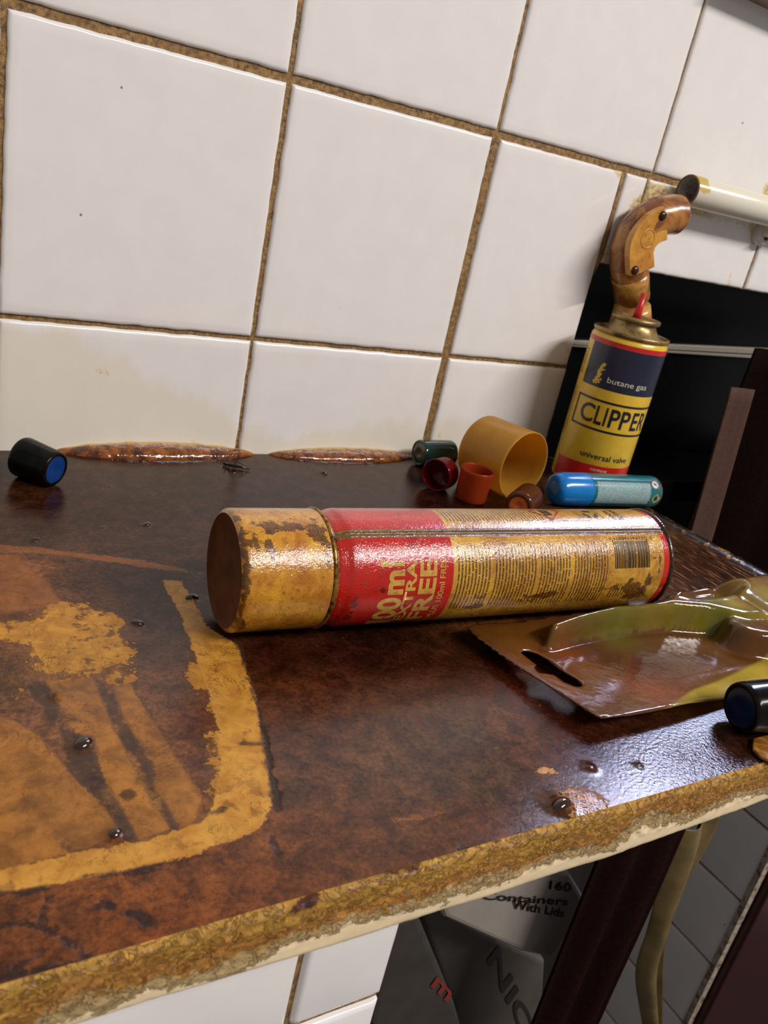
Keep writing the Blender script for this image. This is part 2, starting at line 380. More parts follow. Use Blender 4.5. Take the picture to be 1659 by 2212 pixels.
gap = L([(204,1460),(222,1474),(262,1545),(330,1650),(330,1690),(300,1650),(262,1600),(225,1520)],[(238,1720),(262,1740),(300,1820),(280,1826),(250,1780)],[(130,1570),(205,1600),(205,1660),(190,1698),(160,1668),(135,1610)],
        [(125,1810),(190,1846),(200,1850),(180,1856),(130,1830)],[(350,1720),(390,1790),(370,1798),(345,1740)],[(70,1460),(100,1480),(130,1520),(120,1560),(90,1530),(60,1490)])
lattice = L([(1205,1708),(1240,1704),(1290,1712),(1345,1765),(1330,1792),(1270,1806),(1235,1765)])
flow = L([(1380,1090),(1700,1260),(1700,1300),(1430,1300),(1250,1320),(1000,1352),(950,1345),(1230,1300),(1300,1120)])
Ztop = np.zeros(len(P2))
bumps = [((415,1293),2.2,.0018),((297,1347),2.0,.0012),((316,1135),1.9,.0013),((697,1023),2.2,.0016),((249,1805),2.2,.0018),((140,1213),1.2,.001),((1210,1742),4.2,.003),((180,1608),3.2,.0022),((432,1242),1.2,.001),((80,1340),1.6,.001),((490,1437),1.6,.001),
         ((955,1405),2.0,.001),((240,1050),1.2,.001),((330,1068),1.2,.001),((75,1170),1.5,.001),((225,1140),1.2,.0008),((123,1505),2.0,.002),((1380,1655),1.5,.001),((1275,1660),2.5,.0012)]
bd = np.full(len(P2), 50.)
for p, r_, h in bumps:
    d_ = np.hypot(*(P2-top(p)[:2]).T)*1000; Ztop += h*np.exp(-(d_/r_)**2*1.4); bd = np.minimum(bd, d_-r_)
Ztop += -.0004*np.exp(-((bd)/1.5)**2)*0
V = np.stack([P2[:, 0], P2[:, 1], Ztop], 1)
wt = thing('worktop', 'grease-stained brown kitchen worktop with crackled yellow front edge, everything stands on it', 'worktop', (-.1, -.17, -.022))
def counter_mat():
    t = NT('stained_lacquered_board'); p = t.obj()
    fine = t.noise(p, 520, 6, .72); mid = t.noise(p, 110, 5, .65, .4); big = t.noise(p, 28, 4, .6)
    hf = t.sub(fine, .5); hm = t.sub(mid, .5)
    base = t.attr('base', True)
    base = t.mix(1.0, base, t.mix(t.ramp(mid, .32, .68), (.52, .48, .46), (1.5, 1.5, 1.46)), 'MULTIPLY')
    base = t.mix(1.0, base, t.mix(t.ramp(fine, .32, .66), (.58, .54, .50), (1.38, 1.36, 1.32)), 'MULTIPLY')
    speck = t.ramp(t.noise(p, 300, 5, .65), .58, .66)
    base = t.mix(t.mul(speck, .6), base, lin((40, 20, 12)))
    vf = t.sub(t.noise(p, 900, 4, .7), .5); wob = t.add(t.mul(hf, 7.0), t.add(t.mul(hm, 8.0), t.mul(vf, 3.0))); rag = t.add(t.add(t.mul(hf, 12.0), t.mul(hm, 26.0)), t.mul(t.sub(big, .5), 16)); isl = t.ramp(t.add(t.mul(t.noise(p, 170, 6, .7, .3), .7), t.mul(t.noise(p, 50, 3), .3)), .53, .57); pat = t.ramp(t.add(t.mul(t.noise(t.obj((1, .5, 1), .5), 60, 6, .7), .6), t.mul(big, .4)), .62, .42)
    def lay(base, nm, w, c1, c2, op, sharp=.35, spk=.25):
        m = t.ramp(t.add(t.attr(nm), w), sharp, -sharp)
        c = t.mix(t.ramp(mid, .34, .66), lin(c1), lin(c2)); c = t.mix(t.mul(t.ramp(fine, .60, .72), spk*2.6), c, lin((92, 54, 22)))
        c = t.mix(t.mul(t.ramp(big, .5, .7), .35), c, lin(tuple(v*.72 for v in c1)))
        mo = t.mul(m, op); return t.mix(mo, base, c), m
    base, m0 = lay(base, 'stripe', t.mul(wob, .7), (128, 80, 26), (164, 106, 38), t.math('MULTIPLY_ADD', pat, .45, .45))
    base, m1 = lay(base, 'pale', t.add(wob, .6), (122, 70, 30), (140, 84, 36), .8)
    base, m2 = lay(base, 'gap', t.mul(wob, .5), (52, 36, 28), (70, 46, 28), .75, .8)
    base, m3 = lay(base, 'flake', rag, (158, 104, 32), (190, 134, 44), t.math('MULTIPLY_ADD', isl, -.75, .95))
    base, m4 = lay(base, 'band', t.mul(wob, .55), (170, 114, 40), (192, 140, 56), t.math('MULTIPLY_ADD', t.mul(isl, pat), -.5, .95))
    base, m5 = lay(base, 'dark', t.mul(rag, .22), (22, 15, 12), (36, 24, 18), .78, .7, 0)
    vn = t.math('ABSOLUTE', t.sub(t.noise(p, 48, 5, .7, .8), .5)); vein = t.mul(t.ramp(vn, .012, .002), t.ramp(t.noise(p, 16, 2), .45, .6))
    vn2 = t.math('ABSOLUTE', t.sub(t.noise(t.obj((1, .45, 1), .7), 120, 4, .6, .3), .5)); vein2 = t.mul(t.ramp(vn2, .014, .003), t.ramp(t.noise(p, 30, 2), .5, .62))
    base = t.mix(t.mul(t.math('MAXIMUM', vein, vein2), .5), base, lin((44, 22, 12)))
    lt2 = t.mul(t.ramp(t.noise(p, 330, 6, .75), .58, .68), t.ramp(t.noise(p, 20, 3), .42, .6)); base = t.mix(t.mul(lt2, .35), base, lin((140, 88, 36)))
    # reptile-like net of flaked lacquer
    v = t.voro(t.obj((1, 1, 1), .5), 400, 'DISTANCE_TO_EDGE', .55); net = t.mul(t.ramp(v, .20, .10), t.ramp(t.add(t.attr('lattice'), t.mul(wob, 1.4)), 1.5, -2))
    base = t.mix(net, base, lin((150, 98, 34)))
    # run marks behind and beside the big can
    fl = t.noise(t.obj((1, .13, 1), .12), 420, 4, .6); fm = t.mul(t.ramp(fl, .55, .62), t.ramp(t.add(t.attr('flow'), t.mul(hm, 12)), 3, -3))
    base = t.mix(t.mul(fm, .75), base, lin((122, 76, 36)))
    t.set(Base_Color=base, Specular_IOR_Level=.5, IOR=1.31)
    rough = t.math('MULTIPLY_ADD', t.ramp(mid, .3, .8), .08, .05)
    rough = t.add(rough, t.mul(m4, .22)); rough = t.add(rough, t.mul(m3, .18))
    t.set(Roughness=rough)
    h = t.add(t.mul(fine, .35), t.mul(m4, .9)); h = t.add(h, t.mul(m3, 1.0)); h = t.sub(h, t.mul(m5, .8)); h = t.add(h, t.mul(net, .6)); h = t.add(h, t.mul(fm, .9))
    orange = t.noise(p, 700, 2, .5); h = t.add(h, t.mul(orange, t.mul(t.attr('rough'), 1.5)))
    h = t.add(h, t.mul(big, .6))
    t.bump(h, .42, .0006)
    return t.m
surf = mesh('worktop_surface', V, grid(nu, nv), counter_mat(), wt)
cattr(surf, 'base', BASE)
for nm, arr in dict(stripe=stripe, pale=pale, gap=gap, flake=flake, band=band, dark=dark, lattice=lattice, flow=flow).items(): fattr(surf, nm, arr)
fattr(surf, 'rough', np.clip((P2[:, 0]-.02)/.05, 0, 1)*np.clip((-.31-P2[:, 1])/.02, 0, 1))
# crackled, peeling front edge: a rounded profile with real relief
def lip_mat():
    t = NT('peeling_cream_edge'); p = t.obj(); tt = t.attr('t')
    f = t.noise(t.obj((1, 1, 1.6)), 330, 7, .72, .7); m = t.noise(p, 70, 5, .65, .6); big = t.noise(p, 22, 3, .5)
    crk = t.ramp(t.voro(t.obj((.8, 1, 1.6)), 300, 'DISTANCE_TO_EDGE'), .07, .0)
    v = t.add(tt, t.add(t.mul(t.sub(m, .5), .7), t.add(t.mul(t.sub(big, .5), 1.3), t.mul(t.sub(f, .5), .35))))
    c = t.mix(t.ramp(v, -.26, -.18), lin((120, 66, 22)), lin((228, 172, 80)))
    c = t.mix(t.ramp(v, .14, .30), c, lin((218, 154, 76)))
    c = t.mix(t.ramp(v, .44, .52), c, lin((236, 202, 142)))
    low_ = t.ramp(v, .70, .73); c = t.mix(low_, c, lin((226, 204, 164)))
    rel = t.sub(1.0, low_)
    wr = t.math('ABSOLUTE', t.sub(t.noise(t.obj((1, 1, 1.3)), 170, 6, .7, 1.2), .5)); ridge_ = t.ramp(wr, .035, .0)
    c = t.mix(t.mul(t.ramp(f, .54, .66), t.mul(rel, .55)), c, lin((150, 98, 42)))
    c = t.mix(t.mul(ridge_, t.mul(rel, .5)), c, lin((110, 68, 28)))
    sp = t.mul(t.ramp(t.noise(p, 150, 2), .70, .73), .9); c = t.mix(sp, c, lin((214, 150, 30)))
    t.set(Base_Color=c, Roughness=t.math('MULTIPLY_ADD', low_, .28, .14))
    t.bump(t.mul(t.add(t.mul(f, 1.4), t.mul(ridge_, -.8)), rel), 1.0, .0022)
    return t.m
prof = []
for a in np.linspace(0, 90, 8): prof.append((Y0-.0025*math.sin(math.radians(a)), -.0025+.0025*math.cos(math.radians(a))))
for z in np.linspace(-.0035, -.0195, 20): prof.append((Y0-.0025, z))
for a in np.linspace(10, 90, 5): prof.append((Y0-.0025+.0025*(1-math.cos(math.radians(a))), -.0195-.003*math.sin(math.radians(a))))
prof.append((Y0+.02, -.0225))
nx = 900; xs = np.linspace(X0, edge_x(Y0), nx); V = []; TT = []
kk = len(prof)
for j, (y, z) in enumerate(prof):
    tt = min(max(-z/.0225, 0), 1)
    for x in xs:
        rel = mnoise.fractal(Vector((x*260, z*420, 1.)), .7, 2., 4)*.0011*min(1, 4*tt+.2)*(1 if z > -.016 else .12)+mnoise.noise(Vector((x*60, z*60, 9)))*.0004
        th = .0225*(1+.10*math.sin(x*14+1.6)+.06*mnoise.noise(Vector((x*30, 4, 4))))
        V.append((x, y-rel*(0 if j == 0 else 1), 0 if j == 0 else z*th/.0225)); TT.append(tt)
lipo = mesh('front_edge', V, [q[::-1] for q in grid(nx, kk)], lip_mat(), wt); fattr(lipo, 't', TT)
# right end: a dark speckled edging, its top strip a little proud
t = NT('mottled_edging'); p = t.obj(); n = t.noise(p, 90, 5, .7, .5); c = t.mix(t.ramp(n, .54, .60), lin((26, 16, 11)), lin((132, 98, 46)))
c = t.mix(t.ramp(t.noise(p, 35, 3), .5, .7), c, lin((56, 34, 20))); t.set(Base_Color=c, Roughness=.2); t.bump(t.noise(p, 260, 4), .7, .001)
b = []
ys = np.linspace(Y0-.001, 0, 60); V = []
for y in ys:
    e = edge_x(y); w1 = .011
    for (dx, dz) in ((-w1, .0001), (-w1+.001, .0012), (-.001, .0012), (.0004, .0004), (.0006, -.022), (-.02, -.022)): V.append((e+dx, y, dz+.0003*mnoise.noise(Vector((y*200, dx*300, 0)))))
fix(mesh('end_edging', V, grid(6, 60), t.m, wt))
b = []; box(b, X0, edge_x(-.2)-.012, Y0+.004, -.0005, -.0222, -.003); fix(collect('board_core', b, plain('dark_board', (60, 40, 26), .8), wt, False))
# brown resin bead between board and tiles
def resin_mat():
    t = NT('amber_resin'); p = t.obj(); n = t.noise(p, 160, 5, .7)
    c = t.mix(t.ramp(n, .35, .7), lin((64, 28, 8)), lin((150, 84, 26)))
    c = t.mix(t.ramp(t.add(t.attr('t'), t.mul(t.sub(n, .5), .35)), .80, .9), c, lin((186, 142, 50)))
    t.set(Base_Color=c, Roughness=.08, Coat_Weight=.6, Coat_Roughness=.03); t.bump(t.noise(p, 200, 3), .6, .0012); return t.m
RES = resin_mat()
for (xa, xb, hh) in ((-.115, .012, .0072), (.022, .143, .0058)):
    V = []; TT = []
    for i in range(90):
        u = i/89; x = xa+(xb-xa)*u; e = math.sin(math.pi*u)**.55+.001; wob_ = 1+.12*mnoise.noise(Vector((x*120, 0, 0)))
        for a in np.linspace(0, 90, 9):
            ar = math.radians(a); V.append((x, -.0002-.0135*e*math.cos(ar), hh*e*wob_*math.sin(ar)**.9+.00005)); TT.append(a/90)
    o = mesh('resin_bead', V, [q[::-1] for q in grid(9, 90)], RES, wt); fattr(o, 't', TT)

# ------------------------------------------------------------------ below the worktop
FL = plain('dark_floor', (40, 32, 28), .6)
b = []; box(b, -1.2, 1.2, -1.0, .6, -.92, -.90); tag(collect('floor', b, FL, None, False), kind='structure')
Yp = -.33
tl = [(-.40, -.2425, -.30, -.0855), (-.24, -.0918, -.0815, -.0225), (-.24, -.0918, -.2315, -.0850), (-.0896, -.0535, -.0815, -.0225), (-.0896, -.0535, -.2315, -.0850), (-.0896, -.0535, -.90, -.2345), (-.24, -.0918, -.90, -.2345), (-.40, -.2425, -.0815, -.0225)]
fw = tiles('wall_front', tl, lambda V: V+np.array([0, Yp, 0]), TILE, step=.02); tag(fw, kind='structure')
b = []; box(b, -.46, -.0537, Yp+.0025, Yp+.05, -.90, -.0225); collect('panel_grout', b, GROUT, fw, False)
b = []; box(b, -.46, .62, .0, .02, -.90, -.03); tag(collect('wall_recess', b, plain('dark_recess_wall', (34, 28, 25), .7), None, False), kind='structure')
XR = .60
zs = [-.0855, -.1855, -.2855, -.3855, -.4855]
Zr = [sid(p, XR)[2] for p in [(1597, 1947), (1537, 2085), (1473, 2208)]]
dz = (Zr[0]-Zr[2])/2; zz = [Zr[0]+k*dz for k in (8, 7, 6, 5, 4, 3, 2, 1, 0, -1, -2, -3, -4)]
tl = []
for a, b_ in zip(zz[1:], zz[:-1]): tl.append((-.152, .14, a+.0012, b_-.0012))
tl = [(x0, x1, z0, z1) for x0, x1, z0, z1 in tl if z1 < -.2]
rw = tiles('wall_right', tl, lambda V: np.stack([XR+V[:, 1], V[:, 0], V[:, 2]], 1), TILE, step=.02); tag(rw, kind='structure')
b = []; box(b, XR+.0025, XR+.03, -.150, .14, -.90, -.205); collect('partition_grout', b, GROUT, rw, False)
b = []; box(b, XR-.002, XR+.008, -.1575, -.1515, -.90, -.205); collect('edge_bead', b, plain('dirty_white_trim', (170, 155, 140), .5, grime=(90, 62, 30), gamt=.5, gscale=120), rw, False)
dk = plain('dark_red_gloss', (46, 12, 12), .3, .2)
b = []; box(b, .60, .95, -.147+.0, -.02, -.90, -.20); cb = collect('red_cupboard', [(v+np.array([.012, -.02, 0]), f, m) for v, f, m in b], dk, None, False); bevel(cb, .003)
tag(cb, 'dark red glossy cupboard side behind the tiled partition, bottom right corner', 'cupboard')

# ------------------------------------------------------------------ the big spray can lying on its side
RC = .0261
can = Cyl((-.0843, -.2032, RC+.0009), (.1443, -.2175, RC+.0009), sidev=(0, -1, 0))
def gold_mat(name, c1, c2, grimec=(84, 40, 16), micro=False, gamt=1.0):
    t = NT(name); p = t.obj(); s_ = t.attr('s'); c_ = t.attr('c')
    n1 = t.noise(p, 60, 6, .7, .5); n2 = t.noise(p, 420, 5, .65)
    base = t.mix(t.ramp(n1, .35, .65), lin(c1), lin(c2))
    base = t.mix(t.mul(t.ramp(n2, .52, .68), .55), base, lin((112, 64, 20)))
    if micro:
        # rows of tiny illegible print running round the can
        pitch = 1/.00185; row_ = t.math('FRACT', t.mul(s_, pitch)); idx = t.math('FLOOR', t.mul(s_, pitch))
        on = t.math('MULTIPLY', t.ramp(row_, .18, .26), t.ramp(row_, .74, .66))
        vec = t.comb(t.mul(idx, 3.7), t.mul(c_, 1.0), 0.0)
        wd = t.ramp(t.noise(vec, 700, 1, .5), .36, .40)
        lt = t.ramp(t.noise(t.comb(t.mul(s_, 2600), t.mul(c_, 2600), t.mul(idx, 1.0)), 1.0, 2, .6), .36, .46)
        zone = t.attr('print'); k = t.mul(t.mul(on, wd), t.mul(lt, zone))
        base = t.mix(t.mul(k, .92), base, lin((44, 26, 12)))
    gm = t.ramp(t.add(t.attr('grime'), t.add(t.mul(t.sub(n1, .5), 2.6), t.mul(t.sub(t.noise(p, 190, 5, .7), .5), 1.6))), .46, .60)
    base = t.mix(t.mul(gm, .85), base, t.mix(t.ramp(n2, .4, .6), lin(grimec), lin((50, 20, 10))))
    t.set(Base_Color=base, Roughness=.2, Specular_IOR_Level=.3, Coat_Weight=.9, Coat_Roughness=.03)
    bb = t.add(t.mul(t.noise(p, 1300, 2, .6), .5), t.mul(t.noise(p, 420, 3, .6), .5))
    t.bump(bb, 1.0, .00034)
    return t.m
GOLD = gold_mat('amber_stained_gold', (162, 98, 24), (202, 148, 40))
GOLDT = gold_mat('gold_label_print', (160, 108, 32), (200, 152, 52), micro=True)
REDL = gold_mat('red_label', (184, 22, 10), (166, 18, 9), grimec=(96, 16, 10))
SEAM = gold_mat('seam_metal', (88, 60, 26), (116, 82, 36))
RIMM = gold_mat('rim_metal', (52, 34, 20), (120, 88, 40))
spray = thing('spray_can', 'large gold and red aerosol can lying on its side, caked in brown grease', 'spray can', (.03, -.21, 0))
def cylgrid(cy, ss, cs, rr, name, mat, parent, grime=None, prnt=None):
    S_, C_ = np.meshgrid(ss, cs); Rr = np.broadcast_to(np.interp(ss, *zip(*rr)) if not np.isscalar(rr) else rr, S_.shape)
    V = cy.P(S_.ravel(), C_.ravel(), Rr.ravel())
    o = fix(mesh(name, V, grid(len(ss), len(cs)), mat, parent))
    fattr(o, 's', S_.ravel()); fattr(o, 'c', np.radians(C_.ravel())*RC)
    fattr(o, 'grime', np.zeros(S_.size) if grime is None else grime(S_.ravel(), C_.ravel()))
    fattr(o, 'print', np.zeros(S_.size) if prnt is None else prnt(S_.ravel(), C_.ravel()))
    return o
def blob(S_, C_, lst):
    g_ = np.full(S_.shape, .0)
    for (s0, c0, ws, wc, a) in lst: g_ = np.maximum(g_, a*np.exp(-((S_-s0)/ws)**2-((C_-c0)/wc)**2))
    return g_
allc = np.linspace(-180, 180, 181)
# cap (gold plastic) with its flat end, darkened for shade
cg = lambda S_, C_: blob(S_, C_, [(.014, 20, .008, 9, .8), (.024, 20, .010, 8, .9), (.033, 26, .006, 9, .9), (.012, 45, .003, 12, .6), (.0015, 70, .0022, 90, .75), (.002, 120, .004, 18, .9), (.036, 50, .002, 20, .6), (.03, 12, .012, 6, .55), (.006, 35, .003, 12, .7)])
ss = np.array([0, .0006, .0014, .003]+list(np.linspace(.005, .0383, 40)))
rp = [(0, RC-.0022), (.0006, RC-.0012), (.0014, RC-.0004), (.003, RC-.0002), (.0383, RC-.0002)]
capo = cylgrid(can, ss, allc, rp, 'cap', GOLD, spray, cg)
ENDM = plain('shaded_brown_cap_end', (84, 42, 14), .35, .3, 90, spec=.15, bump=.2)  # dark brown carries the shade on the can's left end
can.lathe('cap_end', [(.0, RC-.0022), (.0004, RC-.0034), (.0010, RC-.006), (.0012, .004), (.0012, .0001)], ENDM, capo)
can.lathe('collar_ring', [(.0383, RC-.0008), (.0386, RC+.0001), (.0394, RC+.0005), (.0402, RC+.0001), (.0404, RC-.0008), (.0412, RC-.0016), (.0420, RC-.0020)], plain('tarnished_brass', (150, 108, 44), .25, .3, 200, metal=.4, grime=(50, 28, 14), gscale=150, bump=.4), spray)
rr = [(.0418, RC-.0020), (.0425, RC-.0016), (.0455, RC-.0009), (.0475, RC-.0002), (.049, RC), (.2270, RC), (.2285, RC-.0003)]
rg = lambda S_, C_: blob(S_, C_, [(.049, 118, .004, 8, .62), (.062, 85, .0016, 3, .9), (.057, 38, .001, 8, .7), (.05, 100, .002, 40, .42), (.047, 5, .006, 15, .55)])
ss = np.concatenate([np.linspace(.0418, .049, 14), np.linspace(.050, .0962, 40)])
seam0, seam1 = 24.5, 34.5
cs_ = np.concatenate([np.linspace(-180, seam0, 105), [seam0+.01], [seam1-.01], np.linspace(seam1, 180, 80)])
body = cylgrid(can, ss, np.linspace(seam1, 360+seam0, 180), rr, 'red_band', REDL, spray, rg); body['label'] = 'red printed band with gold lettering'
gg = lambda S_, C_: blob(S_, C_, [(.125, 106, .02, 6, .52), (.15, 100, .015, 5, .60), (.172, 101, .006, 6, .66), (.19, 96, .012, 7, .66), (.205, 95, .012, 12, .62), (.217, 88, .007, 10, .7), (.221, 75, .0015, 30, .72), (.210, 110, .012, 10, .62), (.216, 60, .004, 9, .5), (.11, 112, .02, 4, .50), (.218, 28, .006, 6, .6)])
def pz(S_, C_):
    a = ((S_ > .0985) & (S_ < .186) & (C_ > 44+2*np.sin(S_*700)) & (C_ < 113) & ~((S_ > .1165) & (S_ < .1185)) & ~((S_ > .142) & (S_ < .1435)) & ~((S_ > .163) & (S_ < .1645))).astype(float)
    a2 = ((S_ > .0985) & (S_ < .155) & (C_ > 345) & (C_ < 375)) | ((S_ > .178) & (S_ < .194) & (C_ > 352) & (C_ < 370))
    a3 = ((S_ > .19) & (S_ < .214) & (C_ > 97) & (C_ < 110))
    return np.clip(a+a2+a3, 0, 1)
gb_ = cylgrid(can, np.linspace(.0962, .2240, 420), np.linspace(seam1, 360+seam0, 200), RC, 'gold_label', GOLDT, spray, gg, pz)
cylgrid(can, np.linspace(.2240, .2282, 8), np.linspace(seam1, 360+seam0, 180), rr, 'red_end_band', REDL, spray, lambda S_, C_: blob(S_, C_, [(.225, 95, .01, 6, .8), (.226, 30, .01, 5, .6)]))
# soldered seam: sunken strip with a raised line
sc = np.linspace(seam0, seam1, 14); sr = np.array([0, -.0001, .0002, .0002, .0001, -.0012, -.0012, .0001, .0002, .0001, .0001, .0001, -.0001, 0])
ss2 = np.linspace(.0412, .2275, 120); S_, C_ = np.meshgrid(ss2, sc); Rr = np.interp(ss2, *zip(*rr))[None, :]+sr[:, None]
o = fix(mesh('seam', can.P(S_.ravel(), C_.ravel(), Rr.ravel()), grid(len(ss2), len(sc)), SEAM, spray))
for a_ in ('s', 'c', 'grime', 'print'): fattr(o, a_, np.full(S_.size, .25 if a_ == 'grime' else 0))
o = can.lathe('rolled_rim', [(.2280, RC-.0006), (.2284, RC+.0004), (.2292, RC+.0008), (.2300, RC+.0008), (.2307, RC+.0002), (.2309, RC-.0006), (.2302, RC-.0016), (.2270, RC-.004), (.2255, .0001)], plain('grease_black_rim', (58, 40, 24), .2, .4, 250, metal=.3, coat=.4, grime=(20, 12, 8), gscale=180, bump=.8), spray)
# lettering, barcode, hazard signs
GT = gold_mat('gold_ink', (198, 158, 72), (180, 136, 56)); BLKI = plain('black_ink', (34, 24, 14), .3, .1); REDI = plain('red_ink', (150, 34, 20), .3, .1)
def ctext(lst, cy, txt, sb, st, c0, c1, r, m, flip=False, bold=0.0, shear=0, space=1.0):
    # glyph tops at st, baseline at sb; text runs from angle c0 to c1
    V, F = glyphs(txt, bold, shear, space); lst.append((cy.P(sb+(st-sb)*V[:, 1], c0+(c1-c0)*V[:, 0], np.full(len(V), r)), F, m))
def atext(lst, cy, txt, s0, s1, cb, ct, r, m, bold=0.0, space=1.0):      # text running along the axis
    V, F = glyphs(txt, bold, 0, space); lst.append((cy.P(s0+(s1-s0)*V[:, 0], cb+(ct-cb)*V[:, 1], np.full(len(V), r)), F, m))
l = []; r_ = RC+.00012
ctext(l, can, '1', .0728, .0606, 137, 127, r_, 0, bold=.03); ctext(l, can, '00', .0724, .0606, 124, 93, r_, 0, bold=.035)
ctext(l, can, 'm', .0716, .0640, 90, 66, r_, 0, bold=.04); ctext(l, can, 'l', .0714, .0598, 62.5, 57.5, r_, 0, bold=.0)
ctext(l, can, 'EXTRA', .0775, .0725, 129, 57, r_, 0, bold=.03); ctext(l, can, 'FREE', .0876, .0790, 129, 56.5, r_, 0, bold=.03)
ctext(l, can, '500ml PLUS 100ml FREE', .0922, .0892, 152, 56, r_, 0, bold=.015)
lt = collect('gold_lettering', l, [GT], spray)
for a_ in ('s', 'c', 'grime', 'print'): fattr(lt, a_, np.full(len(lt.data.vertices), 0))
l = []
rng = np.random.default_rng(4); s_ = .1905
pat = '10100110110010110011001101001110100110010101101110010110110011010010001101110010101100110111001010110100101'
wd = .0235/len(pat); i = 0
while i < len(pat):
    if pat[i] == '1':
        j = i
        while j < len(pat) and pat[j] == '1': j += 1
        can.patch(l, .1905+i*wd, .1905+j*wd, 42.5 if i not in (0, 2, 50, 52, 104, 106) else 41, 72.5, r_, 0); i = j
    else: i += 1
atext(l, can, '5', .2178, .2163, 37.5, 41.2, r_, 0); atext(l, can, '022441', .2138, .2033, 37.5, 41.2, r_, 0, space=1.1); atext(l, can, '168076', .2018, .1915, 37.5, 41.2, r_, 0, space=1.1)
atext(l, can, '>', .1900, .1888, 37.8, 41.0, r_, 0)
# hazard frame with a diamond, recycling arrows, a word of the warning
can.patch(l, .158, .200, 14.2, 14.7, r_, 0); can.patch(l, .158, .1584, -12, 14.7, r_, 0)
def quadline(lst, cy, pts, w, r, m):
    for (a, b_) in zip(pts[:-1], pts[1:]):
        n = 8; a = np.array(a, float); b_ = np.array(b_, float); k_ = math.degrees(1/RC)
        d_ = np.array([b_[0]-a[0], (b_[1]-a[1])/k_]); d_ /= np.linalg.norm(d_); nn = np.array([-d_[1], d_[0]*k_])*w/2
        t_ = np.linspace(0, 1, n)[:, None]; q = a+(b_-a)*t_; A_ = q+nn; B_ = q-nn
        V = np.concatenate([cy.P(A_[:, 0], A_[:, 1], np.full(n, r)), cy.P(B_[:, 0], B_[:, 1], np.full(n, r))]); lst.append((V, grid(n, 2), m))
quadline(l, can, [(.1515, -6), (.1600, 12), (.1690, -6), (.1600, -24), (.1515, -6)], .0008, r_+.00004, 1)
ctext(l, can, 'm', .1575, .1625, 4, -10, r_, 0, bold=.05)
for k in range(3):
    a = 2*math.pi*k/3; quadline(l, can, [(.187+.004*math.cos(a), 1+9*math.sin(a)), (.187+.004*math.cos(a+1.2), 1+9*math.sin(a+1.2))], .0018, r_, 0)
ctext(l, can, 'BUTANE', .2065, .2030, 13, -14, r_, 0, bold=.02); ctext(l, can, '100%', .2015, .1985, 12, -10, r_, 0, bold=.01)
pr_ = collect('black_print', l, [BLKI, REDI], spray)

# ------------------------------------------------------------------ standing butane can
RB = .0283
cl = Cyl((.2751, -.0469, 0), (.2751, -.0469, .12), up=(0, -1, 0), sidev=(-1, 0, 0))
lighter = thing('butane_can', 'yellow butane gas can standing upright at the right end, red nozzle on top', 'gas can', (.2751, -.0469, 0))
def paint(name, col, rough=.3, grimec=(120, 84, 30), g=.35):
    t = NT(name); p = t.obj(); n = t.noise(p, 90, 5, .7); n2 = t.noise(p, 350, 4)
    c = t.mix(t.ramp(n, .3, .7), lin(col), tuple(v*.86 for v in lin(col))); c = t.mix(t.mul(t.ramp(n2, .64, .70), g), c, lin(grimec))
    t.set(Base_Color=c, Roughness=rough, Specular_IOR_Level=.5, Metallic=.0, Coat_Weight=.3, Coat_Roughness=.15); t.bump(n2, .08, .0004); return t.m
YEL = paint('yellow_enamel', (226, 184, 52)); NAVY = paint('navy_enamel', (22, 24, 52), g=.1); REDP = paint('red_enamel', (196, 30, 26)); INK = paint('ink_black', (20, 20, 30), g=.0); CREAM = paint('cream_ink', (216, 206, 180), g=0)
BRS = plain('tarnished_tin', (150, 124, 76), .32, .15, 120, metal=.55, grime=(96, 74, 44), gscale=80)
bodyo = cl.lathe('can_body', [(.0, RB-.003), (.0012, RB-.0006), (.0025, RB), (.1115, RB), (.1135, RB-.0004), (.1152, RB-.0015), (.1160, RB-.0024)], YEL, lighter)
RBr = RB-.0015
rim = cl.lathe('top_rim', [(.1156, RBr-.0010), (.1158, RBr+.0004), (.1166, RBr+.0011), (.1180, RBr+.0012), (.1188, RBr+.0008), (.1190, RBr-.0002), (.1180, RBr-.0012), (.1166, RBr-.0024), (.1170, RBr-.004), (.1190, .0200), (.1225, .0172), (.1250, .0158), (.1262, .0156)], BRS, lighter)
cup = cl.lathe('valve_cup', [(.1262, .0150), (.1266, .0172), (.1274, .0180), (.1288, .0181), (.1298, .0176), (.1302, .0165), (.1300, .0150), (.1285, .0135), (.1275, .0120), (.1278, .0060), (.1292, .0045), (.1294, .0001)], BRS, lighter)
tube('nozzle', [(.2751, -.0469, .1285), (.2751, -.0469, .1335), (.2752, -.0469, .1470)], [.0031, .0028, .0017], plain('red_plastic', (190, 26, 26), .3), lighter)
l = []; rb = RB+.0001
cl.patch(l, .1085, .1120, -180, 180, rb, 0); collect('red_ring', l, [REDP], lighter); l = []
cl.patch(l, .0775, .1085, -120, 104, rb, 0); collect('navy_block', l, [NAVY], lighter); l = []
